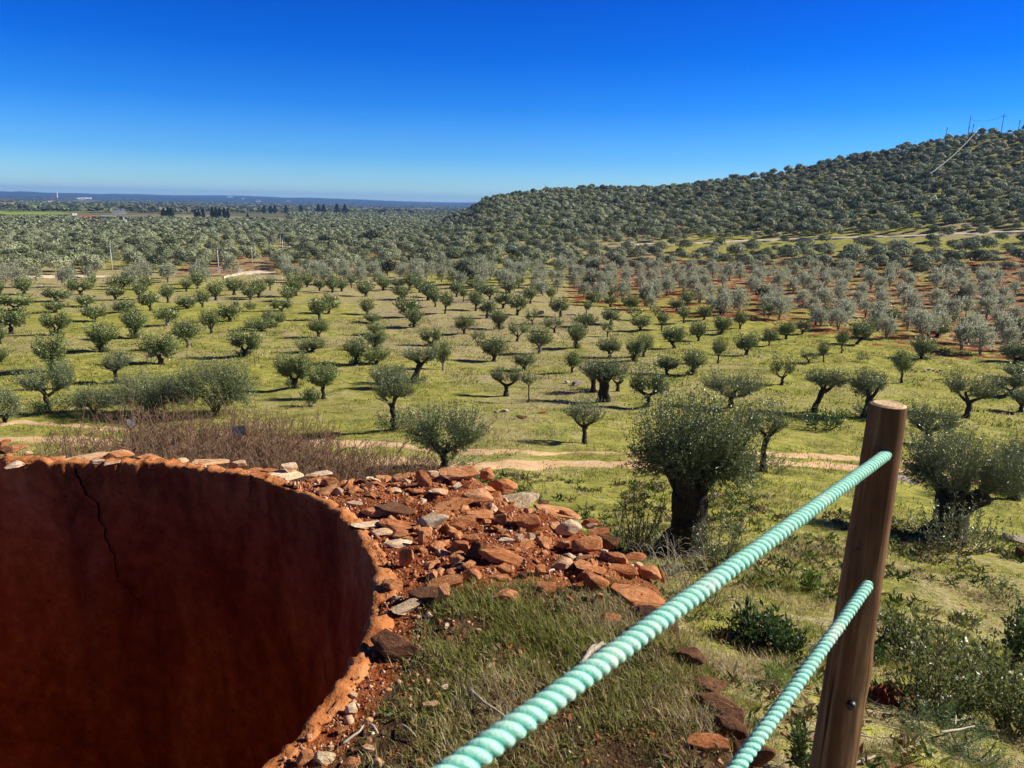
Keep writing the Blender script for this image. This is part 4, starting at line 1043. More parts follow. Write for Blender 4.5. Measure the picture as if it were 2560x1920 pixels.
for (q, kw, suck, lab) in NEAR:
    p, H, W = ground_tree(*q)
    kw = dict(kw); kw['nshoot'] = int(kw['nshoot'] * 1.5); kw['Wd'] *= 1.4; kw['L'] *= 1.08
    tm, (V, F, t) = olive_build(H=H, W=W, **kw)
    tm.materials.append(M['bark'])
    cm = np_mesh('crown', V, F, t); cm.materials.append(M['olive_leaf'])
    root = empty('olive_bush' if kw.get('bush') else 'olive_tree', tuple(p - np.array([0, 0, .05])), -math.atan2(p[0], p[1]))
    tag(root, lab, 'olive bush' if kw.get('bush') else 'olive tree')
    link('trunk', tm, None, root); link('crown', cm, None, root)
    if suck > 0:
        V, F, t = suckers_np(kw['seed'], .48 * H * min(suck, 1), W * .62, int(70 + 90 * suck), kw['L'] * .9, kw['Wd']); sm = np_mesh('basal_shoots', V, F, t); sm.materials.append(M['olive_leaf'])
        link('basal_shoots', sm, None, root)
    if 'pale broken limb' in lab or 'bare pale branch' in lab:
        b = MB(); sgn = -1
        P = np.array([[0, -.05, .42 * H], [sgn * .16 * W, -.1, .46 * H], [sgn * .34 * W, -.12, .52 * H], [sgn * .42 * W, -.1, .66 * H]])
        b.tube(P, [.06, .05, .035, .015], 6, .1, 3); br = link('broken_limb', b.mesh('broken_limb', True), M['dry_twig'], root)

# ------------------------------------------------------------------ unpruned silvery olives and the trees of hill and plain
def wild_proto(seed, nsh, per, L, Wd, leaf, trunk=True, H=3.8, W=3.4):
    rs = np.random.default_rng(seed)
    b = MB()
    n = 2 if trunk else 0
    starts = [(0, 0, .9)]
    for i in range(n):
        az = rs.uniform(0, 6.28); e = np.array([math.cos(az) * .5, math.sin(az) * .5, 1.9]); s = np.linspace(0, 1, 5)[:, None]
        P = s * e + s * (1 - s) * np.array([0, 0, .5]); P[0, 2] = -.3
        b.tube(P, np.linspace(.16, .07, 5), 6, .12, i); starts.extend([P[2], P[3], P[4]])
    k = int(rs.integers(3, 5)); lob = []
    for i in range(k):
        az = i * 6.28 / k + rs.uniform(-.4, .4); lob.append((math.cos(az) * W * .2, math.sin(az) * W * .2, H * rs.uniform(.44, .60), W * .32, W * .32, H * rs.uniform(.36, .44)))
    V, F, t, _ = crown_np(rs, starts, lob, nsh, per, L, Wd, .35, .5, .85)
    me = b.mesh('trunk', True); me.materials.append(M['pale_bark'])
    cm = np_mesh('crown', V, F, t); cm.materials.append(M[leaf])
    return me, cm
def in_view(x, y, m=.03):
    ph = math.atan2(x, y); return -.60 - m < ph < .60 + m
def edge_r(ph): return float(np.interp(ph, [-.7, -.35, -.1, .05, .2, .34, .45, .6, .7], [158, 156, 146, 130, 118, 112, 104, 98, 96]))
road_pts = np.array([hit(sx, sy)[:2] for sx, sy in zip(np.linspace(1560, 2560, 80), np.interp(np.linspace(1560, 2560, 80), [1560, 1840, 2150, 2560], [613, 605, 595, 582]))])
yard_pts = np.array([hit(sx, sy)[:2] for sx, sy in [(570, 688), (600, 684), (630, 676), (660, 684), (20, 690), (80, 692), (140, 692), (735, 616)]])
POLES = [(281, 676, 617, 'p'), (547, 680, 621, 'p'), (546, 607, 586, 'p'), (631, 662, 613, 'p'), (638, 633, 608, 'p'), (677, 623, 605, 'p'), (707, 627, 597, 'p'), (701, 607, 588, 'p'), (482, 580, 543, 's')]
pole_pts = np.array([hit(a, b_)[:2] for a, b_, _, _ in POLES])
cand = []
rsg = np.random.default_rng(31)
ca, sa = math.cos(.35), math.sin(.35)
gx, gy = np.meshgrid(np.arange(-75, 75), np.arange(2, 125)); gx, gy = gx.ravel() * 5.6, gy.ravel() * 5.2
X_, Y_ = gx * ca - gy * sa + rsg.normal(0, .8, gx.size), gx * sa + gy * ca + rsg.normal(0, .8, gx.size)
R_, PH_ = np.hypot(X_, Y_), np.arctan2(X_, Y_)
ok = (Y_ > 60) & (np.abs(PH_) < .63) & (R_ < 660) & (R_ > np.array([edge_r(p) for p in PH_]))
X_, Y_, R_, PH_ = X_[ok], Y_[ok], R_[ok], PH_[ok]
GAP = fbm(X_ * .03, Y_ * .03, 201, 3)
for x, y, r, ph, gap in zip(X_, Y_, R_, PH_, GAP):
    dense = min(max((r - 150) / 90, 0), 1)
    if rsg.random() > (.93 if ph > 0 else .95) + .2 * dense + gap * (.7 if r < 260 else .55): continue
    q = np.hypot(road_pts[:, 0] - x, road_pts[:, 1] - y); kk = int(np.argmin(q))
    if q[kk] < 3.2: continue
    if q[kk] < 26 and r < math.hypot(*road_pts[kk]) and rsg.random() < .88: continue
    if np.hypot(yard_pts[:, 0] - x, yard_pts[:, 1] - y).min() < 4.5: continue
    # keep the sight line to the nearer poles open
    blocked = False
    for pp in pole_pts[:8]:
        rp = math.hypot(*pp)
        if r < rp + 1.5 and rp - r < 60 and abs(math.atan2(pp[0], pp[1]) - ph) * r < 2.3: blocked = True
    if blocked: continue
    cand.append((r, x, y, ph))
cand.sort()
NI = 285
WP = [wild_proto(400 + i, 190, 9, .30, .13, 'silver_leaf') for i in range(5)] 
WP2 = [wild_proto(420 + i, 150, 8, .34, .16, 'silver_leaf') for i in range(4)]
OAKP = [wild_proto(440 + i, 220, 9, .34, .16, 'oak_leaf', True, 4.2, 4.4) for i in range(2)]
for i, (r, x, y, ph) in enumerate(cand[:NI]):
    rs_ = np.random.default_rng(7000 + i)
    oak = rs_.random() < .035
    me = OAKP[i % 2] if oak else (WP[i % 5] if r < 165 else WP2[i % 4])
    o = empty('evergreen_oak' if oak else 'silvery_olive', (0, 0, 0)); link('trunk', me[0], None, o); link('crown', me[1], None, o)
    s = rs_.uniform(.72, 1.08) * (1.0 if ph < 0 else .92)
    o.location = (x, y, float(terrain(x, y)) - .05); o.rotation_euler = (0, 0, rs_.uniform(0, 6.28)); o.scale = (s * rs_.uniform(.85, 1.05), s * rs_.uniform(.85, 1.05), s * rs_.uniform(.9, 1.15))
    if oak: tag(o, 'dark round evergreen tree among the silvery olives', 'tree', 'dark evergreens among the silvery olives')
    elif ph > .16: tag(o, 'silvery unpruned olive on the red soil at the foot of the hill', 'olive tree', 'silvery olives on the red soil')
    elif ph > -.12: tag(o, 'silvery unpruned olive in the thick belt behind the green orchard', 'olive tree', 'silvery olives of the belt behind the orchard')
    else: tag(o, 'greyish unpruned olive on the left behind the green orchard', 'olive tree', 'greyish olives behind the left of the orchard')
# the rest: one far wood nobody could count
CLEAR = []
for _sx, _sb, _w in [(187, 543, 11), (215, 546, 26), (240, 545, 16), (267, 548, 26), (313, 553, 9), (199, 500, 14), (216, 499, 24), (128, 505, 13), (10, 510, 26), (32, 511, 11), (105, 521, 15), (122, 520, 7), (646, 505, 12), (721, 504, 11), (808, 523, 6), (600, 500, 40)]:
    _p = hit(_sx, _sb); _r = math.hypot(_p[0], _p[1]); CLEAR.append((math.atan2(_p[0], _p[1]), _r, (_w * .5 + 3) / (F_PX * 2.5), min(130., _r * .16)))
CLEAR = np.array(CLEAR)
def far_wood():
    rs = np.random.default_rng(55)
    def tmpl(nq, size):
        d = rs.normal(0, 1, (nq, 3)); d /= np.linalg.norm(d, axis=1)[:, None]; d[:, 2] = np.abs(d[:, 2]) * np.where(rs.random(nq) < .8, 1, -.5)
        c = rs.normal(0, .22, (5, 3)) * np.array([1, 1, .5]); k = rs.integers(0, 5, nq)
        P = (d * rs.uniform(.78, 1.02, (nq, 1)) * .78 + c[k]) * np.array([.5, .5, .42]) + np.array([0, 0, .52])
        N = d + rs.normal(0, .38, (nq, 3)); 
        D = np.cross(N, rs.normal(0, 1, (nq, 3)))
        D /= np.linalg.norm(D, axis=1)[:, None]; S = np.cross(N, D); S /= np.linalg.norm(S, axis=1)[:, None]
        s = size * rs.uniform(.6, 1.3, (nq, 1))
        V = np.stack([P - D * s - S * s * .55, P + D * s * .2 - S * s * .8, P + D * s + S * s * .5, P - D * s * .3 + S * s * .8], 1)
        # face outward
        nn = np.cross(V[:, 1] - V[:, 0], V[:, 2] - V[:, 0]); fl = (nn * N).sum(1) < 0
        V[fl] = V[fl][:, ::-1]
        return V.reshape(-1, 3), np.clip(rs.normal(.5, .17, nq), 0, 1)
    T0 = [tmpl(900, .042) for _ in range(5)]; T1 = [tmpl(420, .062) for _ in range(5)]; T2 = [tmpl(190, .09) for _ in range(5)]; T3 = [tmpl(34, .2) for _ in range(5)]
    Vs, Ts, XY = [], [], []
    def put(x, y, w, h, tone, T):
        p_, r_ = math.atan2(x, y), math.hypot(x, y)
        if ((np.abs(CLEAR[:, 0] - p_) < CLEAR[:, 2]) & (r_ < CLEAR[:, 1] + 8) & (r_ > CLEAR[:, 1] - CLEAR[:, 3])).any(): return
        V, t = T[int(rs.integers(5))]
        a = rs.uniform(0, 6.28); c, s = math.cos(a), math.sin(a)
        Vs.append(np.column_stack([(V[:, 0] * c - V[:, 1] * s) * w + x, (V[:, 0] * s + V[:, 1] * c) * w + y, V[:, 2] * h - .15])); XY.append((x, y, len(V)))
        Ts.append(np.repeat(np.clip(t + tone, 0, 1), 4))
    for (r, x, y, ph) in cand[NI:]:
        hill = np.clip((r - 240) / 60, 0, 1) * np.clip((ph - .02) / .1, 0, 1)
        w = (2.2 + 3.0 * rs.random() ** 1.4) * (1 + .15 * hill * rs.random()); h = w * rs.uniform(.78, 1.05)
        tone = .10 + .06 * hill + rs.normal(0, .19)
        if rs.random() < .10 + .16 * hill: tone = rs.uniform(-.42, -.2)
        D = float(np.interp(ph, _ph, _dd))
        if ph > -.10 and r > D + 45: continue
        put(x, y, w, h, tone, T0 if r < 270 else T1 if r < 420 else T2)
    # extra scrub on the hill
    for _ in range(1500):
        ph = rs.uniform(.02, .62); D = float(np.interp(ph, _ph, _dd)); r = rs.uniform(235, D + 30)
        x, y = r * math.sin(ph), r * math.cos(ph)
        if np.hypot(road_pts[:, 0] - x, road_pts[:, 1] - y).min() < 12: continue
        if rs.random() > np.clip((r - 215) / 90, .0, 1): continue
        w = rs.uniform(1.8, 4.4); put(x, y, w, w * rs.uniform(.6, .95), rs.normal(-.12, .2), T2)
    # the plain beyond
    n = 0
    while n < 9500:
        u = rs.random(); r = 640 + (2900 - 640) * u ** 1.5; ph = rs.uniform(-.64, .03)
        x, y = r * math.sin(ph), r * math.cos(ph)
        g = float(vnoise(x * .0022, y * .0022, 77) - .5)
        if r > 900 and ph < -.28 and g > -.36: n += .4; continue
        if r > 1150 and g > .12: n += .4; continue
        if ph > -.1 and r < 900: pass
        w = rs.uniform(4, 6.5) * (1 + (r - 640) / 4500); put(x, y, w, w * rs.uniform(.75, 1.), rs.normal(-.02, .14) - .1 * (r > 1300), T3); n += 1
    for r in np.linspace(1350, 6500, 26):       # tree lines far out
        for _ in range(int(3 + r / 900)):
            ph0 = rs.uniform(-.66, 0.02); nn = int(rs.integers(8, 40))
            for j in range(nn):
                ph = ph0 + j * 7 / r * rs.uniform(.8, 1.4); rr = r + rs.normal(0, 12); w = rs.uniform(7, 15)
                put(rr * math.sin(ph), rr * math.cos(ph), w * 1.5, w * .8, rs.uniform(-.4, -.1), T3)
    V = np.concatenate(Vs); T = np.concatenate(Ts); XY = np.array(XY)
    V[:, 2] += np.repeat(terrain(XY[:, 0], XY[:, 1]), XY[:, 2].astype(int))
    F = np.arange(len(V)).reshape(-1, 4)
    o = link('far_wood', np_mesh('far_wood', V, F, T), M['wood_leaf']); struct(o, 'stuff', 'wood of grey green trees over the hill and the far plain')
far_wood()

# ------------------------------------------------------------------ wooden post and ropes
def post():
    top = ray(2222, 1012) * 2.09 / 1.0; bot = ray(2078, 1925) * 2.36
    ax = bot - top; ax_n = ax / np.linalg.norm(ax); L = np.linalg.norm(ax) + 1.0
    root = empty('wooden_post', tuple(top + ax_n * L)); tag(root, 'round weathered timber post carrying the two mint green ropes', 'post')
    base = top + ax_n * L
    n = 44; s = np.linspace(0, 1, 70)
    a = np.linspace(0, 2 * PI, n, endpoint=False)
    zx = -ax_n; ux = np.cross(zx, [0, 1, 0]); ux /= np.linalg.norm(ux); uy = np.cross(zx, ux)
    rows = []
    for k, q in enumerate(s):
        r = .0475 + .015 * min(q * L / 1.15, 1.25)
        rr = r * (1 + .035 * np.sin(2 * a + 1 + q * 2) + .02 * np.sin(3 * a + 2.2 - q * 5) + .015 * fbm(np.cos(a) * 2, np.sin(a) * 2 + q * 9, 301, 3))
        d = q * L
        rr = rr * (1 + .10 * np.exp(-((d - .80) / .07) ** 2) * np.clip(np.cos(a - 3.0), 0, 1))
        if k == 0: rr = rr * .97
        c = top + ax_n * d - base
        rows.append(c + np.cos(a)[:, None] * rr[:, None] * ux + np.sin(a)[:, None] * rr[:, None] * uy)
    V = np.concatenate(rows); F = []
    for i in range(len(s) - 1):
        for j in range(n):
            k = (j + 1) % n; F.append((i * n + j, (i + 1) * n + j, (i + 1) * n + k, i * n + k))
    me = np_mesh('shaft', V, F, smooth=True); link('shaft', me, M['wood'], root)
    c = top - base - ax_n * .004
    Vt = [c] ; nr = 5
    for q in range(1, nr + 1):
        ring = rows[0] - (top - base); Vt.extend((c + ring * q / nr * (.985 if q == nr else 1) + ax_n * (.004 if q == nr else rng.uniform(-.0015, .0015))).tolist())
    Ft = []
    for j in range(n): Ft.append((0, 1 + j, 1 + (j + 1) % n))
    Fq = []
    for q in range(nr - 1):
        for j in range(n):
            k = (j + 1) % n; Fq.append((1 + q * n + j, 1 + (q + 1) * n + j, 1 + (q + 1) * n + k, 1 + q * n + k))
    mt = bpy.data.meshes.new('cut_end'); mt.from_pydata([tuple(map(float, v)) for v in Vt], [], Ft + Fq); 
    bm = bmesh.new(); bm.from_mesh(mt); bmesh.ops.recalc_face_normals(bm, faces=bm.faces)
    bm.to_mesh(mt); bm.free()
    ce = link('cut_end', mt, M['endgrain'], root)
    # bolt on the lower shaft
    d = ray(2132, 1738); 
    t = np.dot(top - d * 0, np.cross(np.cross(d, ax_n), ax_n)) / np.dot(d, np.cross(np.cross(d, ax_n), ax_n))
    p = d * t; nrm = -d + ax_n * np.dot(d, ax_n); nrm /= np.linalg.norm(nrm)
    b = MB(); c = p + nrm * .058 - base
    b.tube([c - nrm * .03, c, c + nrm * .006, c + nrm * .009], [.013, .013, .011, .004], 14); link('bolt', b.mesh('bolt', True), M['bolt'], root)
    return top, ax_n
ptop, pax = post()

def rope(name, A, B, sag, label, R=.0152, seed=0):
    A, B = np.array(A), np.array(B)
    Lr = np.linalg.norm(B - A); n = int(Lr / .0016); q = np.linspace(0, 1, n)
    P = A[None] + (B - A)[None] * q[:, None]; P[:, 2] -= sag * 4 * q * (1 - q)
    P[:, 2] += .0012 * fbm(q * 30, q * 0, seed, 3); 
    T = np.gradient(P, axis=0); T /= np.linalg.norm(T, axis=1)[:, None]
    U = np.cross(T, [0, 0, 1.]); U /= np.linalg.norm(U, axis=1)[:, None]; Wv = np.cross(U, T)
    m = 42; a = np.linspace(0, 2 * PI, m, endpoint=False)
    pitch = R * 2 * 1.95
    s = q * Lr
    phase = a[None] + 2 * PI * s[:, None] / pitch
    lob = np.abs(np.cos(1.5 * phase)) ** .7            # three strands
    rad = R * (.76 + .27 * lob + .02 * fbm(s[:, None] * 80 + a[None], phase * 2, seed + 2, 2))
    V = P[:, None] + rad[:, :, None] * (np.cos(a)[None, :, None] * U[:, None] + np.sin(a)[None, :, None] * Wv[:, None])
    i = np.arange(n - 1)[:, None] * m; j = np.arange(m)[None]; j2 = (j + 1) % m
    F = np.stack([i + j, i + j2, i + m + j2, i + m + j], -1).reshape(-1, 4)
    me = np_mesh(name, V.reshape(-1, 3), F, smooth=True)
    along = (s[:, None] + .004 * np.sin(1.5 * phase)).ravel()
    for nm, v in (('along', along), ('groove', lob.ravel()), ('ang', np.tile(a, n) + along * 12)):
        at = me.attributes.new(nm, 'FLOAT', 'POINT'); at.data.foreach_set('value', v.astype(np.float32))
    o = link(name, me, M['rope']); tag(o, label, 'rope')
    rs = np.random.default_rng(seed + 40); m_ = 900; k_ = rs.integers(5, n - 5, m_); j_ = rs.integers(0, m, m_)
    B0 = V[k_, j_]; N0 = B0 - P[k_]; N0 /= np.linalg.norm(N0, axis=1)[:, None]
    D0 = N0 * .6 + T[k_] * rs.normal(0, .9, (m_, 1)) + rs.normal(0, .4, (m_, 3))
    v, f = leaves_np(B0 - N0 * .001, D0, rs.uniform(.003, .010, m_), .0006, None, rs)
    link('loose_fibres', np_mesh('loose_fibres', v, f), M['fibre'], o)
    return o
def rope_line(s1, d1, s2, d2, far, into):
    A = ray(*s1) * d1; B = ray(*s2) * d2
    dr = (A - B) / np.linalg.norm(A - B)
    return A + dr * into, B - dr * far
A, B = rope_line((2205, 1144), 2.055, (1170, 1902), .83, 1.0, .05); rope('rope', A, B, .0, 'upper mint green twisted rope, thick and close to the camera', seed=3)
A, B = rope_line((2156, 1482), 2.10, (1838, 1925), 1.50, 1.3, .05); rope('rope', A, B, .0, 'lower mint green twisted rope entering the post beneath the other', seed=6)

# ------------------------------------------------------------------ bare shrubs, plants, sticks
def bare_shrub(seed, H, W, nst):
    rs = np.random.default_rng(seed)
    segs_o, segs_q, rad = [], [], []
    for i in range(nst):
        a = rs.uniform(0, 2 * PI); r = W * .5 * math.sqrt(rs.random()) ; base = np.array([math.cos(a) * r * .55, math.sin(a) * r * .55, 0])
        L = H * rs.uniform(.6, 1.05) * (1 - .25 * (r / (W * .5)) ** 2)
        tip = np.array([math.cos(a) * r * 1.05 + rs.normal(0, .12), math.sin(a) * r * 1.05 + rs.normal(0, .12), L])
        p = base; K = 5; pts = [p]
        for k in range(1, K + 1):
            pts.append(base + (tip - base) * (k / K) + rs.normal(0, .05, 3) * (1, 1, .3))
        for k in range(K):
            segs_o.append(pts[k]); segs_q.append(pts[k + 1]); rad.append(.010 * (1 - .13 * k))
        for _ in range(int(rs.integers(7, 12))):
            k = int(rs.integers(1, K + 1)); o = pts[k] + (pts[k - 1] - pts[k]) * rs.random()
            d = (tip - base) / L + rs.normal(0, .55, 3); d /= np.linalg.norm(d); l = rs.uniform(.15, .5)
            q = o + d * l; segs_o.append(o); segs_q.append(q); rad.append(.006)
            for _ in range(3):
                o2 = o + (q - o) * rs.uniform(.3, 1); d2 = d + rs.normal(0, .6, 3); d2 /= np.linalg.norm(d2)
                segs_o.append(o2); segs_q.append(o2 + d2 * rs.uniform(.06, .22)); rad.append(.0042)
    O, Q, R = np.array(segs_o), np.array(segs_q), np.array(rad)
    D = Q - O; D /= np.linalg.norm(D, axis=1)[:, None] + 1e-9
    U = np.cross(D, rs.normal(0, 1, D.shape)); U /= np.linalg.norm(U, axis=1)[:, None]; Wv = np.cross(D, U)
    n = len(O); V = np.empty((n, 6, 3))
    for k in range(3):
        c, s = math.cos(k * 2.094), math.sin(k * 2.094)
        off = (U * c + Wv * s) * R[:, None]
        V[:, k] = O + off; V[:, 3 + k] = Q + off * .7
    b = (np.arange(n) * 6)[:, None]
    F = np.concatenate([b + [0, 1, 4, 3], b + [1, 2, 5, 4], b + [2, 0, 3, 5]])
    return np_mesh('bare_shrub', V.reshape(-1, 3), F), O, D
BARE = [(170, 1092, 16.5, 190, 150, 'sparse bare shrub at the left end of the brown shrub band'), (300, 1044, 18, 250, 260, 'tall bare brown shrub under the small greyish bush'),
        (430, 1030, 17, 260, 330, 'dense bare reddish shrub under the large bushy olive'), (560, 1036, 18.5, 260, 330, 'dense bare reddish shrub around the dark panel sign'),
        (690, 1062, 17, 260, 300, 'bare brown shrub just right of the dark panel sign'), (810, 1104, 15.5, 220, 240, 'lower bare brown shrub in front of the dirt track'),
        (930, 1140, 14.5, 210, 190, 'low bare shrub just left of the broad bushy olive'), (1030, 1158, 14, 150, 100, 'smallest bare shrub at the right end of the shrub band'), (60, 1128, 15, 170, 60, 'thin leafless weeds at the far left edge'),
        (500, 1110, 14, 300, 260, 'bare reddish shrub in front, closest to the pale rim stones'), (700, 1130, 13.5, 280, 240, 'bare brown shrub in front, right of centre of the shrub band'), (320, 1115, 14, 260, 220, 'bare brown shrub in front, left part of the shrub band')]
for i, (sx, sy, dist, w, nst, lab) in enumerate(BARE):
    d = ray(sx, sy); k = dist / math.hypot(d[0], d[1]); tip = d * k
    gz = float(terrain(tip[0], tip[1])); H = max(tip[2] - gz, .7) * 1.04; s = depth_of(tip) / (F_PX * 2.5)
    me, O, D = bare_shrub(600 + i, H * 1.02, w * s * 1.25, int(nst * 1.7))
    root = empty('bare_shrub', (tip[0], tip[1], gz - .05)); tag(root, lab, 'shrub', 'bare shrubs below the orchard')
    link('branches', me, M['twig'], root)
    rs = np.random.default_rng(650 + i)
    nl = int(len(O) * .10); k = rs.integers(0, len(O), nl)
    V, F = leaves_np(O[k], D[k] + rs.normal(0, .5, (nl, 3)), .05, .02, None, rs)
    link('dry_leaves', np_mesh('dry_leaves', V, F, np.repeat(rs.uniform(.5, 1, nl), 4)), M['shrub_leaf'], root)

def leafy(seed, H, W, nsh, per, L, Wd, up=.6, spread=.5):
    rs = np.random.default_rng(seed)
    return crown_np(rs, [(0, 0, 0), (.1 * W, 0, 0), (-.1 * W, .05 * W, 0)], [(0, 0, H * .5, W * .5, W * .5, H * .5)], nsh, per, L, Wd, .2, up, spread)
def plant(sx, sy, top, w, mat, name, cat, lab, nsh=50, per=14, Lpx=9, Wr=.3, stems=12, stemmat='brown_twig', up=.5, seed=0, spread=.3):
    p = hit(sx, sy); s = depth_of(p) / (F_PX * 2.5); H, W = (sy - top) * s * 1.05, w * s
    root = empty(name, tuple(p - np.array([0, 0, .02]))); tag(root, lab, cat)
    V, F, t, (O, C, Q) = leafy(seed + 900, H, W, nsh, per, Lpx * s, Lpx * s * Wr, up, spread)
    link('foliage', np_mesh('foliage', V, F, t), M[mat], root)
    b = MB()
    for i in range(stems):
        q = np.linspace(0, 1, 5)[:, None]; P = (1 - q) ** 2 * O[i] + 2 * q * (1 - q) * C[i] + q ** 2 * Q[i]
        b.tube(P, np.linspace(.008, .003, 5) * (1 + s * 60), 4, 0, 0, False)
    if stems: link('stems', b.mesh('stems'), M[stemmat], root)
    return root
plant(2018, 1482, 1412, 62, 'fresh_leaf', 'green_shrub', 'shrub', 'small upright bright green shrub in the grass left of the post', 34, 12, 13, .34, 10, seed=1)
plant(1900, 1605, 1520, 150, 'dark_shrub_leaf', 'green_shrub', 'shrub', 'dark green broad leaved shrub above the upper rope', 60, 14, 22, .34, 12, seed=2)
plant(1965, 1640, 1555, 110, 'dark_shrub_leaf', 'green_shrub', 'shrub', 'dark green small leaved shrub beside the broad leaved one', 60, 16, 11, .5, 12, seed=3)
plant(1945, 1712, 1658, 78, 'fresh_leaf', 'grass_tuft', 'grass tuft', 'bright yellow green grass tuft between the two ropes', 60, 8, 22, .1, 0, seed=4)
plant(2015, 1935, 1788, 110, 'dark_shrub_leaf', 'spurge_plant', 'plant', 'green plant with thick stems of narrow leaves beside the post', 9, 46, 24, .26, 9, seed=5, up=.65)
plant(2090, 1630, 1585, 80, 'dark_shrub_leaf', 'green_shrub', 'shrub', 'low dark shrub just left of the lower rope end', 40, 12, 11, .4, 6, seed=6)
plant(2280, 1640, 1530, 170, 'shrub_leaf', 'leafy_shrub', 'shrub', 'olive green small leaved shrub close to the right of the post', 80, 18, 12, .5, 16, seed=7, spread=.5)
plant(2330, 1790, 1560, 250, 'shrub_leaf', 'leafy_shrub', 'shrub', 'twiggy shrub with a dark stem and shiny leaves right of the post', 120, 17, 14, .5, 30, seed=8, spread=.55)
plant(2460, 1770, 1590, 230, 'shrub_leaf', 'leafy_shrub', 'shrub', 'spreading twiggy shrub with shiny leaves near the right edge', 130, 17, 14, .5, 30, seed=9, spread=.55)
plant(2550, 1850, 1640, 170, 'shrub_leaf', 'leafy_shrub', 'shrub', 'twiggy shrub with shiny leaves cut by the right edge', 90, 16, 14, .5, 20, seed=10, spread=.5)
plant(2545, 1660, 1500, 110, 'dark_shrub_leaf', 'green_shrub', 'shrub', 'tall dark green shrub at the right edge', 60, 18, 15, .4, 14, seed=11)
plant(2350, 1850, 1772, 220, 'feather_leaf', 'feathery_plant', 'plant', 'feathery bright green cushion plant at the lower right', 190, 22, 9, .12, 6, seed=12, spread=.2)
plant(2430, 1905, 1830, 190, 'feather_leaf', 'feathery_plant', 'plant', 'second feathery green cushion plant nearer the lower right corner', 130, 20, 10, .14, 6, seed=13, spread=.2)
plant(1590, 1395, 1190, 150, 'olive_leaf', 'olive_sucker', 'shrub', 'loose leafy olive shoots left of the big black trunk', 26, 26, 11, .26, 20, seed=14, up=.55, spread=.1)
plant(1800, 1425, 1270, 150, 'olive_leaf', 'olive_sucker', 'shrub', 'greyish leafy olive shoots right of the big black trunk', 40, 24, 11, .26, 20, seed=15, up=.5, spread=.1)
plant(2400, 1385, 1250, 230, 'olive_leaf', 'olive_sucker', 'shrub', 'leafy olive shoots at the foot of the massive olive', 60, 22, 11, .26, 20, seed=16, up=.5, spread=.1)
plant(2060, 1078, 1018, 130, 'dark_shrub_leaf', 'green_shrub', 'shrub', 'dark low shrub at the foot of the mushroom shaped olive', 70, 12, 10, .3, 6, seed=17, spread=.1)
plant(776, 1015, 972, 44, 'dark_shrub_leaf', 'green_shrub', 'shrub', 'dark cypress like shrub beside a slim olive above the shrub band', 40, 14, 9, .2, 6, seed=18, spread=.1)
plant(102, 1036, 1004, 26, 'dark_shrub_leaf', 'green_shrub', 'shrub', 'small dark shrub at the foot of the wide left olive', 24, 10, 8, .3, 4, seed=19, spread=.1)
plant(2158, 905, 886, 34, 'shrub_leaf', 'grass_tuft', 'grass tuft', 'dry brownish tuft on the open grass right of the orchard', 30, 8, 9, .12, 0, seed=20, spread=.1)
plant(2230, 838, 822, 36, 'shrub_leaf', 'grass_tuft', 'grass tuft', 'low greenish tuft farther back on the open grass', 24, 8, 8, .12, 0, seed=21, spread=.1)
plant(626, 778, 756, 30, 'shrub_leaf', 'green_shrub', 'shrub', 'low round bush between orchard rows on the left', 40, 8, 7, .2, 0, seed=22, spread=.1)
plant(2420, 1560, 1528, 70, 'shrub_leaf', 'green_shrub', 'shrub', 'low green cushion on the bare slope at the right', 40, 10, 9, .3, 4, seed=23, spread=.1)
plant(2180, 1660, 1610, 70, 'dark_shrub_leaf', 'green_shrub', 'shrub', 'dark little shrub peeping out behind the post', 40, 10, 10, .4, 4, seed=24, spread=.1)
plant(2500, 1500, 1440, 90, 'shrub_leaf', 'green_shrub', 'shrub', 'small bushy weed below the rocks at the right', 36, 10, 9, .3, 4, seed=25, spread=.1)
plant(1770, 1520, 1462, 90, 'shrub_leaf', 'green_shrub', 'shrub', 'dry brownish weed right of the large rubble slab', 44, 10, 9, .2, 10, seed=26, spread=.1)
# dry arching grass by the big black trunk
def dry_tussock(sx, sy, w, h, n, lab, seed, mat='dry_twig', r=.004):
    p = hit(sx, sy); s = depth_of(p) / (F_PX * 2.5); rs = np.random.default_rng(seed); b = MB()
    for i in range(n):
        a = rs.uniform(0, 6.28); o = np.array([rs.normal(0, .15) * w * s, rs.normal(0, .12) * w * s, 0]); e = o + np.array([math.cos(a) * w * s * .5, math.sin(a) * w * s * .4, h * s * rs.uniform(.1, .7)])
        c = (o + e) / 2 + np.array([0, 0, h * s * rs.uniform(.6, 1.3)]); q = np.linspace(0, 1, 7)[:, None]
        b.tube((1 - q) ** 2 * o + 2 * q * (1 - q) * c + q ** 2 * e, np.linspace(r, r * .5, 7), 3, 0, 0, False)
    o = link('dry_tussock', b.mesh('dry_tussock'), M[mat], None, tuple(p)); tag(o, lab, 'dry grass')
dry_tussock(1690, 1455, 190, 120, 60, 'pale arching dry stalks in front of the big black trunk', 1)
dry_tussock(1740, 1500, 160, 90, 60, 'brown dry stalks between the rubble and the big black trunk', 2, 'brown_twig')
dry_tussock(1560, 1380, 160, 110, 50, 'thin brown stalks left of the big black trunk, behind the rubble', 3, 'brown_twig')
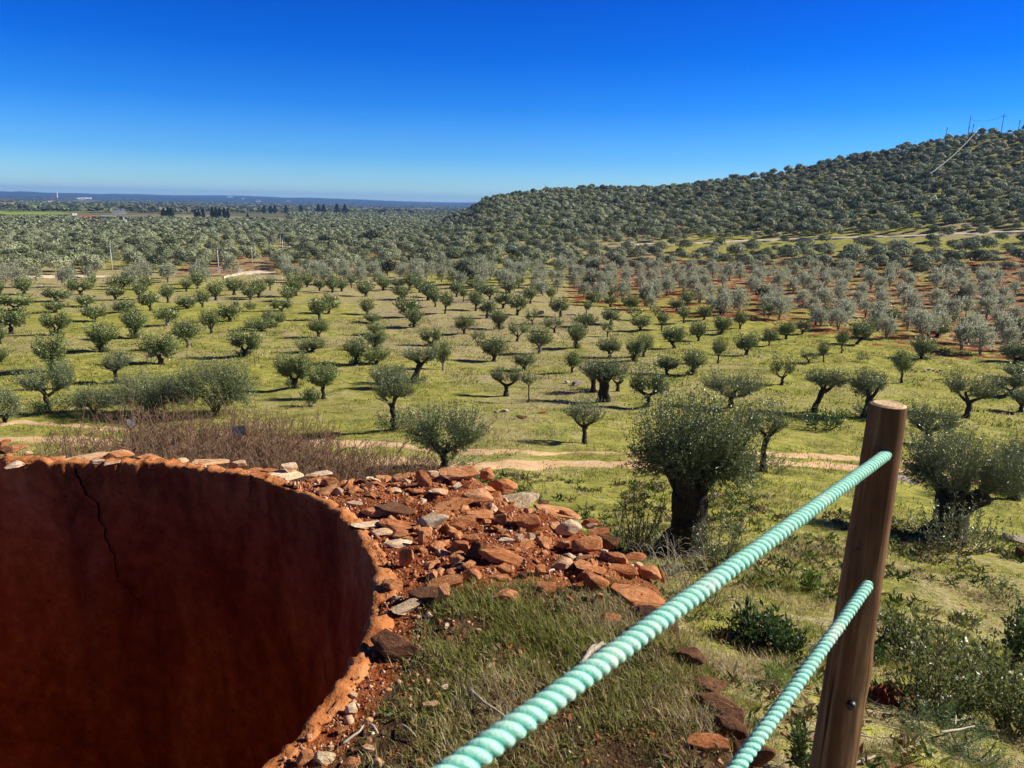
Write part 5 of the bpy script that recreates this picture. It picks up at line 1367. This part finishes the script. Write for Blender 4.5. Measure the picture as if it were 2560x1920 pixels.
def stick(pts, r, lab, where='wall', mat='dry_twig', lift=.02):
    P = [(on_wall(*q, lift) if where == 'wall' else hit(q[0], q[1], lift)) for q in pts]; c = P[0].copy(); b = MB()
    Q = np.array(P) - c; s = np.linspace(0, 1, len(Q)); ss = np.linspace(0, 1, 12)
    Q = np.column_stack([np.interp(ss, s, Q[:, k]) for k in range(3)]); Q[:, 2] += np.sin(ss * PI) * .01
    b.tube(Q, np.linspace(r, r * .55, 12), 7, .18, int(c[0] * 100) % 97)
    o = link('stick', b.mesh('stick', True), M[mat], None, tuple(c)); tag(o, lab, 'stick')
stick([(1446, 1678), (1470, 1640), (1506, 1608)], .016, 'short thick weathered white stick in the wall grass')
stick([(1452, 1660), (1480, 1622), (1494, 1612)], .010, 'grey stick lying against the thick white one')
stick([(1172, 1722), (1210, 1762), (1262, 1790)], .006, 'long thin pale stick in the middle of the wall grass')
stick([(1003, 1812), (1040, 1842)], .004, 'short thin pale twig near the bottom of the wall grass')
stick([(856, 1860), (900, 1834), (910, 1812)], .005, 'forked pale twig near the plaster rim')
stick([(925, 1812), (945, 1834)], .006, 'pale twig beside the forked twig')
stick([(1385, 1424), (1372, 1432), (1376, 1446)], .006, 'curved white twig in the rubble')
stick([(1130, 1416), (1160, 1408)], .005, 'straight white twig in the rubble left of the big slab')
stick([(2352, 1830), (2400, 1826), (2436, 1815)], .009, 'bleached stick lying on the feathery plant', 'ground', lift=.42)
stick([(2388, 1812), (2390, 1788)], .008, 'short upright bleached stick in the feathery plant', 'ground', lift=.3)
stick([(2130, 1908), (2170, 1900), (2188, 1890)], .016, 'bleached stick on the slope at the foot of the post', 'ground')
stick([(2332, 1514), (2364, 1515)], .016, 'straight bleached stick on the grass at the right', 'ground')
stick([(2484, 1527), (2486, 1524), (2514, 1525)], .016, 'bent bleached stick on the grass near the right edge', 'ground')
stick([(2140, 1838), (2200, 1850)], .007, 'thin dry twig right of the post foot', 'ground')

# rocks on the slope and in the field
def wrock(sx, sy, w, h, t, idx, lab):
    o = place_stone(sx, sy, w, h, t, idx, 'wall'); o.name = 'rock'; tag(o, lab, 'rock')
def rock(sx, sy, w, h, t, idx, lab, rx=None):
    o = place_stone(sx, sy, w, h, t, idx, 'ground', rx=rx); o.name = 'rock'; tag(o, lab, 'rock')
wrock(1722, 1645, 76, 52, 'd', 301, 'dark brown rock at the outer foot of the wall, under the upper rope')
wrock(1748, 1700, 120, 62, 'd', 302, 'dark brown rock below the outer edge of the wall')
wrock(1792, 1758, 120, 85, 'd', 303, 'ridged brown rock left of the lower rope')
wrock(1832, 1815, 110, 85, 'd', 304, 'ridged brown rock low beside the lower rope')
wrock(1872, 1880, 120, 85, 'd', 305, 'lowest brown rock beside the lower rope')
wrock(1770, 1850, 100, 60, 'r', 306, 'red earthy rock between wall grass and lower rope')
rock(2553, 1386, 30, 40, 'd', 307, 'dark rock at the right edge below the massive olive')
rock(2540, 1345, 60, 28, 'p', 308, 'pale flat rock at the right edge')
rock(2262, 1195, 66, 26, 'p', 309, 'grey boulder beside the dirt track right of the post')
rock(2545, 1228, 40, 12, 'p', 310, 'small pale rocks right of the massive olive')
rock(1443, 958, 28, 15, 'p', 311, 'white boulder in the orchard left of the two legged olive')
rock(1418, 955, 13, 9, 'p', 312, 'small pale stone left of the white boulder')
rock(1352, 782, 17, 11, 'p', 313, 'pinkish boulder among the middle orchard rows')
rock(1262, 1026, 22, 11, 'p', 314, 'pale stone in the bare patch above the bushy olive')
rock(1240, 1030, 12, 9, 'p', 315, 'small pale stone left in the bare patch')
rock(1358, 1030, 18, 9, 'r', 316, 'reddish stone in the bare patch')
rock(1303, 1043, 26, 11, 'd', 317, 'dark stone at the edge of a shadow in the bare patch')
rock(782, 1014, 16, 9, 'p', 318, 'whitish stone at the foot of a slim olive')
for i, (x, y) in enumerate([(2280, 925), (2290, 928), (2313, 927), (2322, 924), (2334, 926), (2344, 929), (2350, 927)]):
    o = place_stone(x, y, 8, 5, 'p', 330 + i, 'ground'); o.name = 'field_stone'; tag(o, 'small pale stone in a row of stones on the open grass', 'stone', 'row of pale stones on the open grass')
rs = np.random.default_rng(8)
for i in range(60):
    x, y = rs.uniform(1720, 2560), rs.uniform(1290, 1900)
    o = place_stone(x, y, rs.uniform(7, 20), rs.uniform(5, 12), rs.choice(['p', 'r', 'd', 'p']), 400 + i, 'ground'); o.name = 'slope_stone'
    tag(o, 'small stone half hidden in the grass of the slope', 'stone', 'small stones scattered over the slope')
# mound of red earth right of the post
def mound():
    p = hit(2215, 1752); s = depth_of(p) / (F_PX * 2.5); rs = np.random.default_rng(3)
    n = 40; x = np.linspace(-.5, .5, n); X, Y = np.meshgrid(x, x); r = np.hypot(X, Y) * 2
    Z = np.clip(1 - r ** 2, 0, 1) * .30 + np.clip(1 - r, 0, 1) * (fbm(X * 9, Y * 9, 401, 4) * .4 + fbm(X * 28, Y * 28, 402, 2) * .12) - .04
    w = 125 * s; V = np.column_stack([X.ravel() * w, Y.ravel() * w, Z.ravel() * w * .8])
    F = [(i * n + j, i * n + j + 1, (i + 1) * n + j + 1, (i + 1) * n + j) for i in range(n - 1) for j in range(n - 1)]
    o = link('earth_mound', np_mesh('earth_mound', V, F), M['earth'], None, tuple(p)); tag(o, 'small heap of crumbly red earth right of the post', 'earth heap')
mound()

# ------------------------------------------------------------------ signs, poles, cabinets, wires
def sign(sx, sy, w, h, dist, mat, lab):
    d = ray(sx, sy); p = d * (dist / math.hypot(d[0], d[1])); s = depth_of(p) / (F_PX * 2.5); gz = float(terrain(p[0], p[1]))
    root = empty('panel_sign', (p[0], p[1], gz), -math.atan2(p[0], p[1])); tag(root, lab, 'sign')
    W, H = w * s, h * s; zc = p[2] - gz
    b = MB(); b.box((0, 0, 0), (W, .03, H)); pn = link('panel', b.mesh('panel'), M[mat], root, (0, 0, zc)); pn.rotation_euler = (-.35, 0, .1)
    b = MB(); b.tube([(0, .04, -.2), (0, .04, zc * .5), (0, .04, zc - H * .1)], [.02, .02, .02], 10); link('leg', b.mesh('leg'), M['steel'], root)
sign(596, 1078, 34, 26, 17.5, 'panel_dark', 'dark information panel standing among the bare shrubs')
sign(328, 1058, 20, 22, 18.3, 'panel_grey', 'grey information panel behind the left bare shrubs')
PL = ['tallest pale concrete pole on the left edge of the silvery olives', 'front pale pole with a white box at its foot', 'pale pole straight behind the front pole', 'pale pole left of the sandy yard', 'short pale pole behind the yard',
      'thin short pole right of the yard', 'pale pole furthest right of the pole group', 'thin pale pole just left of the rightmost one', 'thin dark steel pole far off among the trees']
for (sx, sb, st, kd), lab in zip(POLES, PL):
    p = hit(sx, sb); s = depth_of(p) / (F_PX * 2.5); H = (sb - st) * s
    root = empty('utility_pole', tuple(p)); tag(root, lab, 'pole', 'utility poles on the plain')
    r = max(.10, .9 * s) if kd == 'p' else .12
    b = MB(); b.tube([(0, 0, -.5), (0, 0, H * .5), (-.01 * H, 0, H)], [r, r * .85, r * .6], 10); link('shaft', b.mesh('shaft', True), M['concrete' if kd == 'p' else 'steel'], root)
    b = MB(); b.box((-.01 * H, 0, H - .25), (.9, .08, .08)); b.tube([(-.42, 0, H - .2), (-.42, 0, H)], .04, 6); b.tube([(.38, 0, H - .2), (.38, 0, H)], .04, 6); link('crossarm', b.mesh('crossarm'), M['steel'], root)
def cabinet(sx, sb, w, h, lab):
    p = hit(sx, sb); s = depth_of(p) / (F_PX * 2.5); root = empty('meter_cabinet', tuple(p), -math.atan2(p[0], p[1])); tag(root, lab, 'cabinet')
    b = MB(); b.box((0, 0, h * s / 2 - .1), (w * s, w * s * .7, h * s + .2)); link('body', b.mesh('body'), M['white_wall'], root)
    b = MB(); b.box((0, 0, h * s + .03), (w * s * 1.12, w * s * .85, .06)); link('cap', b.mesh('cap'), M['concrete'], root)
cabinet(600, 684, 9, 10, 'white meter cabinet right of the front pole')
cabinet(548, 683, 6, 10, 'white meter box at the foot of the front pole')
# power poles on the ridge
HP = [(2423, 318, 288, 14, 'left ridge power pole with a low side arm'), (2507, 307, 283, 60, 'right ridge power pole with a wide crossarm'), (2367, 329, 318, 5, 'short pole tip on the left shoulder of the ridge'),
      (2433, 318, 310, 4, 'tiny pole right of the left ridge pole'), (2549, 308, 300, 8, 'double ball topped pole at the right end of the ridge'), (1363, 470, 463, 5, 'tiny pole on the ridge in the middle of the picture')]
ptops = {}
for i, (sx, sb, st, aw, lab) in enumerate(HP):
    d = ray(sx, sb); ph = math.atan2(d[0], d[1]); D = float(np.interp(ph, _ph, _dd)) - 3
    x, y = D * math.sin(ph), D * math.cos(ph); gz = float(terrain(x, y)); dt = ray(sx, st); top = dt[2] * D / math.hypot(dt[0], dt[1])
    root = empty('power_pole', (x, y, gz), -ph); tag(root, lab, 'power pole', 'power poles on the hill ridge')
    H = top - gz; ptops[i] = np.array([x, y, top])
    b = MB(); b.tube([(0, 0, -1), (0, 0, H)], [.2, .14], 8); link('shaft', b.mesh('shaft'), M['steel'], root)
    wv = aw / 6.144 * D / (F_PX * 2.5) * 1.1
    b = MB(); zc = H * (.86 if i == 1 else .45 if i == 0 else .9)
    b.box((.0 if i == 1 else wv * .4, 0, zc), (max(wv, .6), .14, .15))
    for q in (-.45, .45): b.tube([(q * wv, 0, zc), (q * wv, 0, zc + .5)], .1, 6)
    link('crossarm', b.mesh('crossarm'), M['steel'], root)
def wire(A, B, sag, r, lab, n=40, side=(0,)):
    b = MB(); q = np.linspace(0, 1, n)
    for o in side:
        P = A[None] + (B - A)[None] * q[:, None]; P[:, 2] -= sag * 4 * q * (1 - q); P[:, 0] += o
        b.tube(P - A, np.full(n, r), 5, 0, 0, False)
    ob = link('power_cable', b.mesh('power_cable'), M['cable'], None, tuple(A)); tag(ob, lab, 'cable')
wire(ptops[1] - np.array([0, 0, 1.]), ptops[0] - np.array([0, 0, 2.]), 1.8, .05, 'thin cable between the two ridge power poles')
dA = ray(2449, 318); D = 476; A = dA * D / math.hypot(dA[0], dA[1]); dB = ray(2322, 455); B = dB * 330 / math.hypot(dB[0], dB[1]) + np.array([0, 0, 3.])
wire(A, B, 1.6, .06, 'pale cables hanging down the hillside from the ridge', 60, (0, .3))
# lower pole that carries the hillside cables
gz = float(terrain(B[0], B[1])); root = empty('power_pole', (B[0], B[1], gz)); tag(root, 'power pole halfway down the hill at the end of the pale cables', 'power pole', 'power poles on the hill ridge')
b = MB(); b.tube([(0, 0, -.5), (0, 0, B[2] - gz + .3)], [.16, .12], 8); link('shaft', b.mesh('shaft'), M['steel'], root)
b = MB(); b.box((0, 0, B[2] - gz + .1), (1.6, .12, .12)); link('crossarm', b.mesh('crossarm'), M['steel'], root)

# ------------------------------------------------------------------ far buildings, cypresses, palms
def at_r(sx, r):
    d = ray(sx, 520); k = r / math.hypot(d[0], d[1]); x, y = d[0] * k, d[1] * k
    return np.array([x, y, float(terrain(x, y))])
def house(sx, r, wpx, hpx, lab, wall='white_wall', roof='roof_tile', depth=.7, lift=0., gable=True, cat='house', name='farm_house', windows=2, top=None):
    p = hit(sx, top + hpx); s = depth_of(p) / (F_PX * 2.5); W, H = wpx * s, hpx * s * 1.05
    root = empty(name, tuple(p), -math.atan2(p[0], p[1]) + .15); tag(root, lab, cat)
    dp = min(W * depth, 14); wh = H * (.72 if gable else 1.)
    b = MB(); b.box((0, 0, wh / 2 - 1), (W, dp, wh + 2)); link('wall', b.mesh('wall'), M[wall], root)
    b = MB()
    if gable:
        e = .06 * W; V = [(-W / 2 - e, -dp / 2 - e, wh), (W / 2 + e, -dp / 2 - e, wh), (W / 2 + e, dp / 2 + e, wh), (-W / 2 - e, dp / 2 + e, wh), (-W / 2 - e, 0, H), (W / 2 + e, 0, H)]
        b.add(V, [(0, 1, 5, 4), (2, 3, 4, 5), (0, 4, 3), (1, 2, 5), (0, 3, 2, 1)])
    else: b.box((0, 0, wh + .2), (W * 1.03, dp * 1.03, .4))
    link('roof', b.mesh('roof'), M[roof], root)
    for i in range(windows):
        b = MB(); x = (i + .5) / windows * W - W / 2
        b.box((0, 0, 0), (W * .09, .1, wh * .3)); wn = link('window', b.mesh('window'), M['panel_dark'], root, (x, -dp / 2 - .04, wh * .55))
house(187, 820, 11, 9, 'roofless white wall corner at the left of the ruined farm', roof='ruin_wall', gable=False, windows=1, top=534)
house(215, 830, 26, 7, 'long earth red ruined farm wall', wall='ruin_wall', roof='ruin_wall', gable=False, depth=.3, windows=2, top=539)
house(240, 815, 16, 6, 'low red ruined farm building with a white doorway', wall='ruin_wall', roof='roof_tile', windows=1, top=539)
house(267, 800, 26, 7, 'black roofed open shed beside the smoke', wall='dark_roof', roof='grey_roof', gable=False, depth=.5, windows=0, top=541)
house(313, 790, 9, 8, 'tiny white hut right of the smoke', gable=False, roof='grey_roof', windows=1, top=545)
house(199, 3900, 14, 5, 'long white hall left of the white barn on the far plain', gable=False, roof='grey_roof', cat='hall', name='white_hall', top=495)
house(216, 3900, 24, 5, 'long white barn above the bright green field', gable=False, roof='grey_roof', cat='barn', name='white_barn', depth=.4, top=494)
house(128, 3000, 13, 4, 'white bungalow at the left corner of the green field', top=501)
house(10, 2700, 26, 4, 'long low white house at the left edge', top=506)
house(32, 2650, 11, 5, 'white cottage near the left edge', top=506)
house(105, 1900, 15, 7, 'pale tent like greenhouse at the lower corner of the green field', wall='grey_roof', roof='grey_roof', windows=0, cat='greenhouse', name='greenhouse', top=514)
house(122, 1900, 7, 4, 'small pale shed beside the tent like greenhouse', roof='grey_roof', windows=0, cat='shed', name='shed', top=516)
house(646, 4200, 12, 5, 'bright white villa on the far plain, left of centre', top=500)
house(721, 4600, 11, 3, 'white house on the far plain right of the bright villa', top=501)
house(575, 6200, 13, 2.5, 'pale village house near the horizon', gable=False, roof='white_wall', top=491)
house(607, 6000, 7, 3, 'small pale house right of the pale village house', top=495)
house(808, 2300, 6, 4, 'white hut at the edge of the far olive plantation', top=519)
p = at_r(146, 7000); root = empty('white_tower', tuple(p)); tag(root, 'slim white tower near the horizon on the left', 'tower')
d = ray(146, 479); z = d[2] * 7000 / math.hypot(d[0], d[1]) - p[2]
b = MB(); b.tube([(0, 0, -5), (0, 0, z * .85)], [4.5, 4.], 12); link('shaft', b.mesh('shaft'), M['white_wall'], root)
b = MB(); b.tube([(0, 0, z * .85), (0, 0, z * .93), (0, 0, z)], [6, 6, .5], 12); link('cap', b.mesh('cap'), M['white_wall'], root)
# cypresses
def cypress_mesh(seed, rw):
    rs = np.random.default_rng(seed); n = 420
    z = rs.random(n) ** .8; a = rs.uniform(0, 6.28, n); r = rw * np.clip(np.minimum((1 - z) * 1.5, .35 + z * 2.2), 0, 1) * rs.uniform(.6, 1.05, n)
    P = np.column_stack([np.cos(a) * r, np.sin(a) * r, .04 + z * .93]); D = np.column_stack([np.cos(a) * .35, np.sin(a) * .35, np.ones(n)]) + rs.normal(0, .2, (n, 3))
    V, F = leaves_np(P, D, .14, .07, np.column_stack([np.cos(a), np.sin(a), np.full(n, .2)]) + rs.normal(0, .3, (n, 3)), rs)
    b = MB(); b.tube([(0, 0, -.05), (0, 0, .5)], [.02, .012], 6); b.add(V, F, np.repeat(np.clip(rs.normal(.4, .2, n), 0, 1), 4))
    me = b.mesh('cypress'); me.materials.append(M['bark']); me.materials.append(M['oak_leaf'])
    me.polygons.foreach_set('material_index', np.array([0 if i < len(me.polygons) - n else 1 for i in range(len(me.polygons))], np.int32)); return me
CY = [cypress_mesh(1, .17), cypress_mesh(2, .26)]
CYP = [(488, 538, 524, 0, 'first'), (496, 538, 523, 0, ''), (507, 539, 523, 0, ''), (530, 538, 519, 0, ''), (539, 538, 520, 0, ''), (548, 538, 521, 0, ''), (560, 538, 521, 0, ''), (569, 538, 523, 0, ''), (408, 538, 521, 1, ''), (420, 538, 519, 1, ''), (427, 538, 521, 1, ''),
       (660, 528, 514, 1, ''), (676, 527, 515, 1, ''), (687, 526, 513, 1, ''), (715, 526, 514, 1, ''), (752, 524, 514, 1, ''), (796, 522, 512, 1, ''), (809, 521, 512, 1, ''), (842, 521, 511, 1, ''), (862, 520, 512, 1, ''), (618, 541, 534, 1, ''), (735, 545, 540, 1, '')]
for i, (sx, sb, st, k, _) in enumerate(CYP):
    p = at_r(sx, 1000 if sb > 530 else 1500); d = ray(sx, st); R_ = math.hypot(p[0], p[1]); z = d[2] * R_ / math.hypot(d[0], d[1]); H = max(z - p[2], 6)
    s = depth_of(p) / (F_PX * 2.5)
    o = link('cypress_tree', CY[k]if i < 0 else CY[k], None, None, tuple(p)); o.scale = (H * (1. if k == 0 else 1.1), H * (1. if k == 0 else 1.1), H); o.rotation_euler = (0, 0, i)
    grp = 'dark narrow cypress in the row beyond the olive plain' if k == 0 else ('broad dark conifer far left of the cypress row' if sx < 450 else 'broad dark conifer in the line right of the cypress row')
    tag(o, grp, 'tree', grp + ' group')
def palm_mesh():
    rs = np.random.default_rng(4); b = MB(); b.tube([(0, 0, -.1), (0, 0, .8)], [.03, .022], 7)
    n = 60; a = rs.uniform(0, 6.28, n); e = rs.uniform(-.4, .9, n); D = np.column_stack([np.cos(a) * np.cos(e), np.sin(a) * np.cos(e), np.sin(e)])
    V, F = leaves_np(np.tile([0, 0, .8], (n, 1)), D, .20, .03, None, rs); b.add(V, F, np.repeat(rs.uniform(.2, .7, n), 4)); me = b.mesh('palm'); me.materials.append(M['bark']); me.materials.append(M['oak_leaf'])
    me.polygons.foreach_set('material_index', np.array([0] * (len(me.polygons) - n) + [1] * n, np.int32)); return me
PM = palm_mesh()
for i, sx in enumerate([229, 239, 248, 257, 266, 275]):
    p = hit(sx, 533); H = 11 * depth_of(p) / (F_PX * 2.5) * (1 + .1 * (i % 3))
    o = link('palm_tree', PM, None, None, tuple(p)); o.scale = (H, H, H); o.rotation_euler = (0, 0, i); tag(o, 'far palm tree in the row above the ruined farm', 'palm', 'row of far palms above the ruined farm')
# three single evergreens that stand out on the plain
for (sx, r, wpx, hpx, lab) in [(926, 345, 52, 32, 'large dark round evergreen standing out of the silvery belt'), (811, 330, 34, 26, 'rounded grey green tree left of the large dark evergreen'), (1290, 215, 36, 24, 'blackish round evergreen in the silvery belt below the hill'), (130, 290, 40, 26, 'dark evergreen among the greyish olives on the left'),
                               (183, 640, 26, 16, 'dark clump just below the ruined farm'), (292, 700, 9, 8, 'small dark tree right of the ruined farm'), (502, 620, 34, 14, 'dark green clump on the olive plain left of centre')]:
    p = at_r(sx, r); s = depth_of(p) / (F_PX * 2.5)
    o = empty('evergreen_oak', tuple(p)); link('trunk', OAKP[1][0], None, o); link('crown', OAKP[1][1], None, o); o.scale = (wpx * s / 3.6, wpx * s / 3.6, hpx * s / 3.4); tag(o, lab, 'tree')
# smoke by the ruined farm
def smoke():
    p = hit(296, 548); s = depth_of(p) / (F_PX * 2.5)
    bm = bmesh.new(); bmesh.ops.create_icosphere(bm, subdivisions=3, radius=1)
    for v in bm.verts: v.co *= 1 + .18 * math.sin(v.co.x * 4 + v.co.z * 3)
    me = bpy.data.meshes.new('smoke'); bm.to_mesh(me); bm.free()
    k = NT('smoke'); v = k.n('ShaderNodeVolumePrincipled'); v.inputs['Color'].default_value = (.75, .8, .9, 1); v.inputs['Density'].default_value = .06; k.l(v.outputs[0], k.out.inputs['Volume'])
    o = link('smoke', me, k.m, None, (p[0], p[1], p[2] + 6 * 1.0)); o.scale = (24 * s, 9 * s, 10 * s); o.rotation_euler = (0, -.35, 0); struct(o, 'stuff', 'thin bluish smoke drifting from the ruined farm')
smoke()

# ------------------------------------------------------------------ air, sky, sun, camera
HAZE = True
if HAZE:
    bm = bmesh.new(); bmesh.ops.create_cube(bm, size=1)
    for v in bm.verts: v.co = Vector((v.co.x * 25600, v.co.y * 25600, -95 if v.co.z < 0 else 92))
    me = bpy.data.meshes.new('haze'); bm.to_mesh(me); bm.free()
    k = NT('haze'); v = k.n('ShaderNodeVolumePrincipled'); v.inputs['Color'].default_value = (.22, .46, .95, 1); v.inputs['Density'].default_value = 8.5e-5; v.inputs['Anisotropy'].default_value = .1
    k.l(v.outputs[0], k.out.inputs['Volume'])
    o = link('haze', me, k.m); struct(o, 'stuff', 'thin bluish air')
SUN_AZ, SUN_EL = math.radians(78), math.radians(32)
w = bpy.data.worlds.new('World'); sc.world = w; w.use_nodes = True
nt = w.node_tree; nt.nodes.clear()
out = nt.nodes.new('ShaderNodeOutputWorld'); bg = nt.nodes.new('ShaderNodeBackground'); bg.inputs['Strength'].default_value = .108
sky = nt.nodes.new('ShaderNodeTexSky'); sky.sky_type = 'NISHITA'; sky.sun_disc = False; sky.sun_elevation = SUN_EL; sky.sun_rotation = SUN_AZ
sky.air_density = 1.0; sky.dust_density = .2; sky.ozone_density = 2.0; sky.altitude = 200
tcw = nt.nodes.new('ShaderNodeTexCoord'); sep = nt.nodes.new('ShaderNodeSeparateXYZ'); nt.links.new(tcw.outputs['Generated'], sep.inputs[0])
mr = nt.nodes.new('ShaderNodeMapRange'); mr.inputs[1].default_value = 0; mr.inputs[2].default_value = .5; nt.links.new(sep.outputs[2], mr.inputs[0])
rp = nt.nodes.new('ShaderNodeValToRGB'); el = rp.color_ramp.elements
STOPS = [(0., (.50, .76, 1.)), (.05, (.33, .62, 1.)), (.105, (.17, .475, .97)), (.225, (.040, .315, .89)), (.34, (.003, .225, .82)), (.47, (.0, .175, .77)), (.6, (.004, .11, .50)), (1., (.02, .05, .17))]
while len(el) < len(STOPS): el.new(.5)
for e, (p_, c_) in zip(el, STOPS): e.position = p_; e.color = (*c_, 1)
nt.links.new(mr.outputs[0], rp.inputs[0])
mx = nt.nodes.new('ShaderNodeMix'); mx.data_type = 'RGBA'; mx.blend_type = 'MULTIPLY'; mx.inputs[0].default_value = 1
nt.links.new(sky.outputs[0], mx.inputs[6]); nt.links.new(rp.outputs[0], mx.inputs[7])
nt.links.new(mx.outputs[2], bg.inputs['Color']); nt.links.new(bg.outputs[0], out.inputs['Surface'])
sun = bpy.data.lights.new('sun', 'SUN'); sun.energy = 5.0; sun.angle = math.radians(.53); sun.color = (1., .94, .84)
so = bpy.data.objects.new('sun', sun); COL.objects.link(so)
sd = Vector((math.sin(SUN_AZ) * math.cos(SUN_EL), math.cos(SUN_AZ) * math.cos(SUN_EL), math.sin(SUN_EL)))
so.rotation_euler = sd.to_track_quat('Z', 'Y').to_euler(); so.location = (30, 10, 40)

cam = bpy.data.cameras.new('camera'); co = bpy.data.objects.new('camera', cam); COL.objects.link(co)
cam.sensor_fit = 'HORIZONTAL'; cam.sensor_width = 36; cam.lens = 36 * F_PX / 1024; cam.clip_start = .02; cam.clip_end = 40000
m = Matrix.Identity(4)
for i in range(3): m[i][0], m[i][1], m[i][2] = CR[i], CU[i], -FW[i]
co.matrix_world = m
cam.dof.use_dof = True; cam.dof.focus_distance = 12; cam.dof.aperture_fstop = 9.
sc.camera = co
sc.view_settings.view_transform = 'Standard'; sc.view_settings.look = 'None'; sc.view_settings.exposure = .70; sc.view_settings.gamma = 1
sc.render.engine = 'CYCLES'
sc.cycles.max_bounces = 6; sc.cycles.diffuse_bounces = 3; sc.cycles.transmission_bounces = 3; sc.cycles.volume_bounces = 0; sc.cycles.transparent_max_bounces = 4
sc.cycles.use_denoising = True
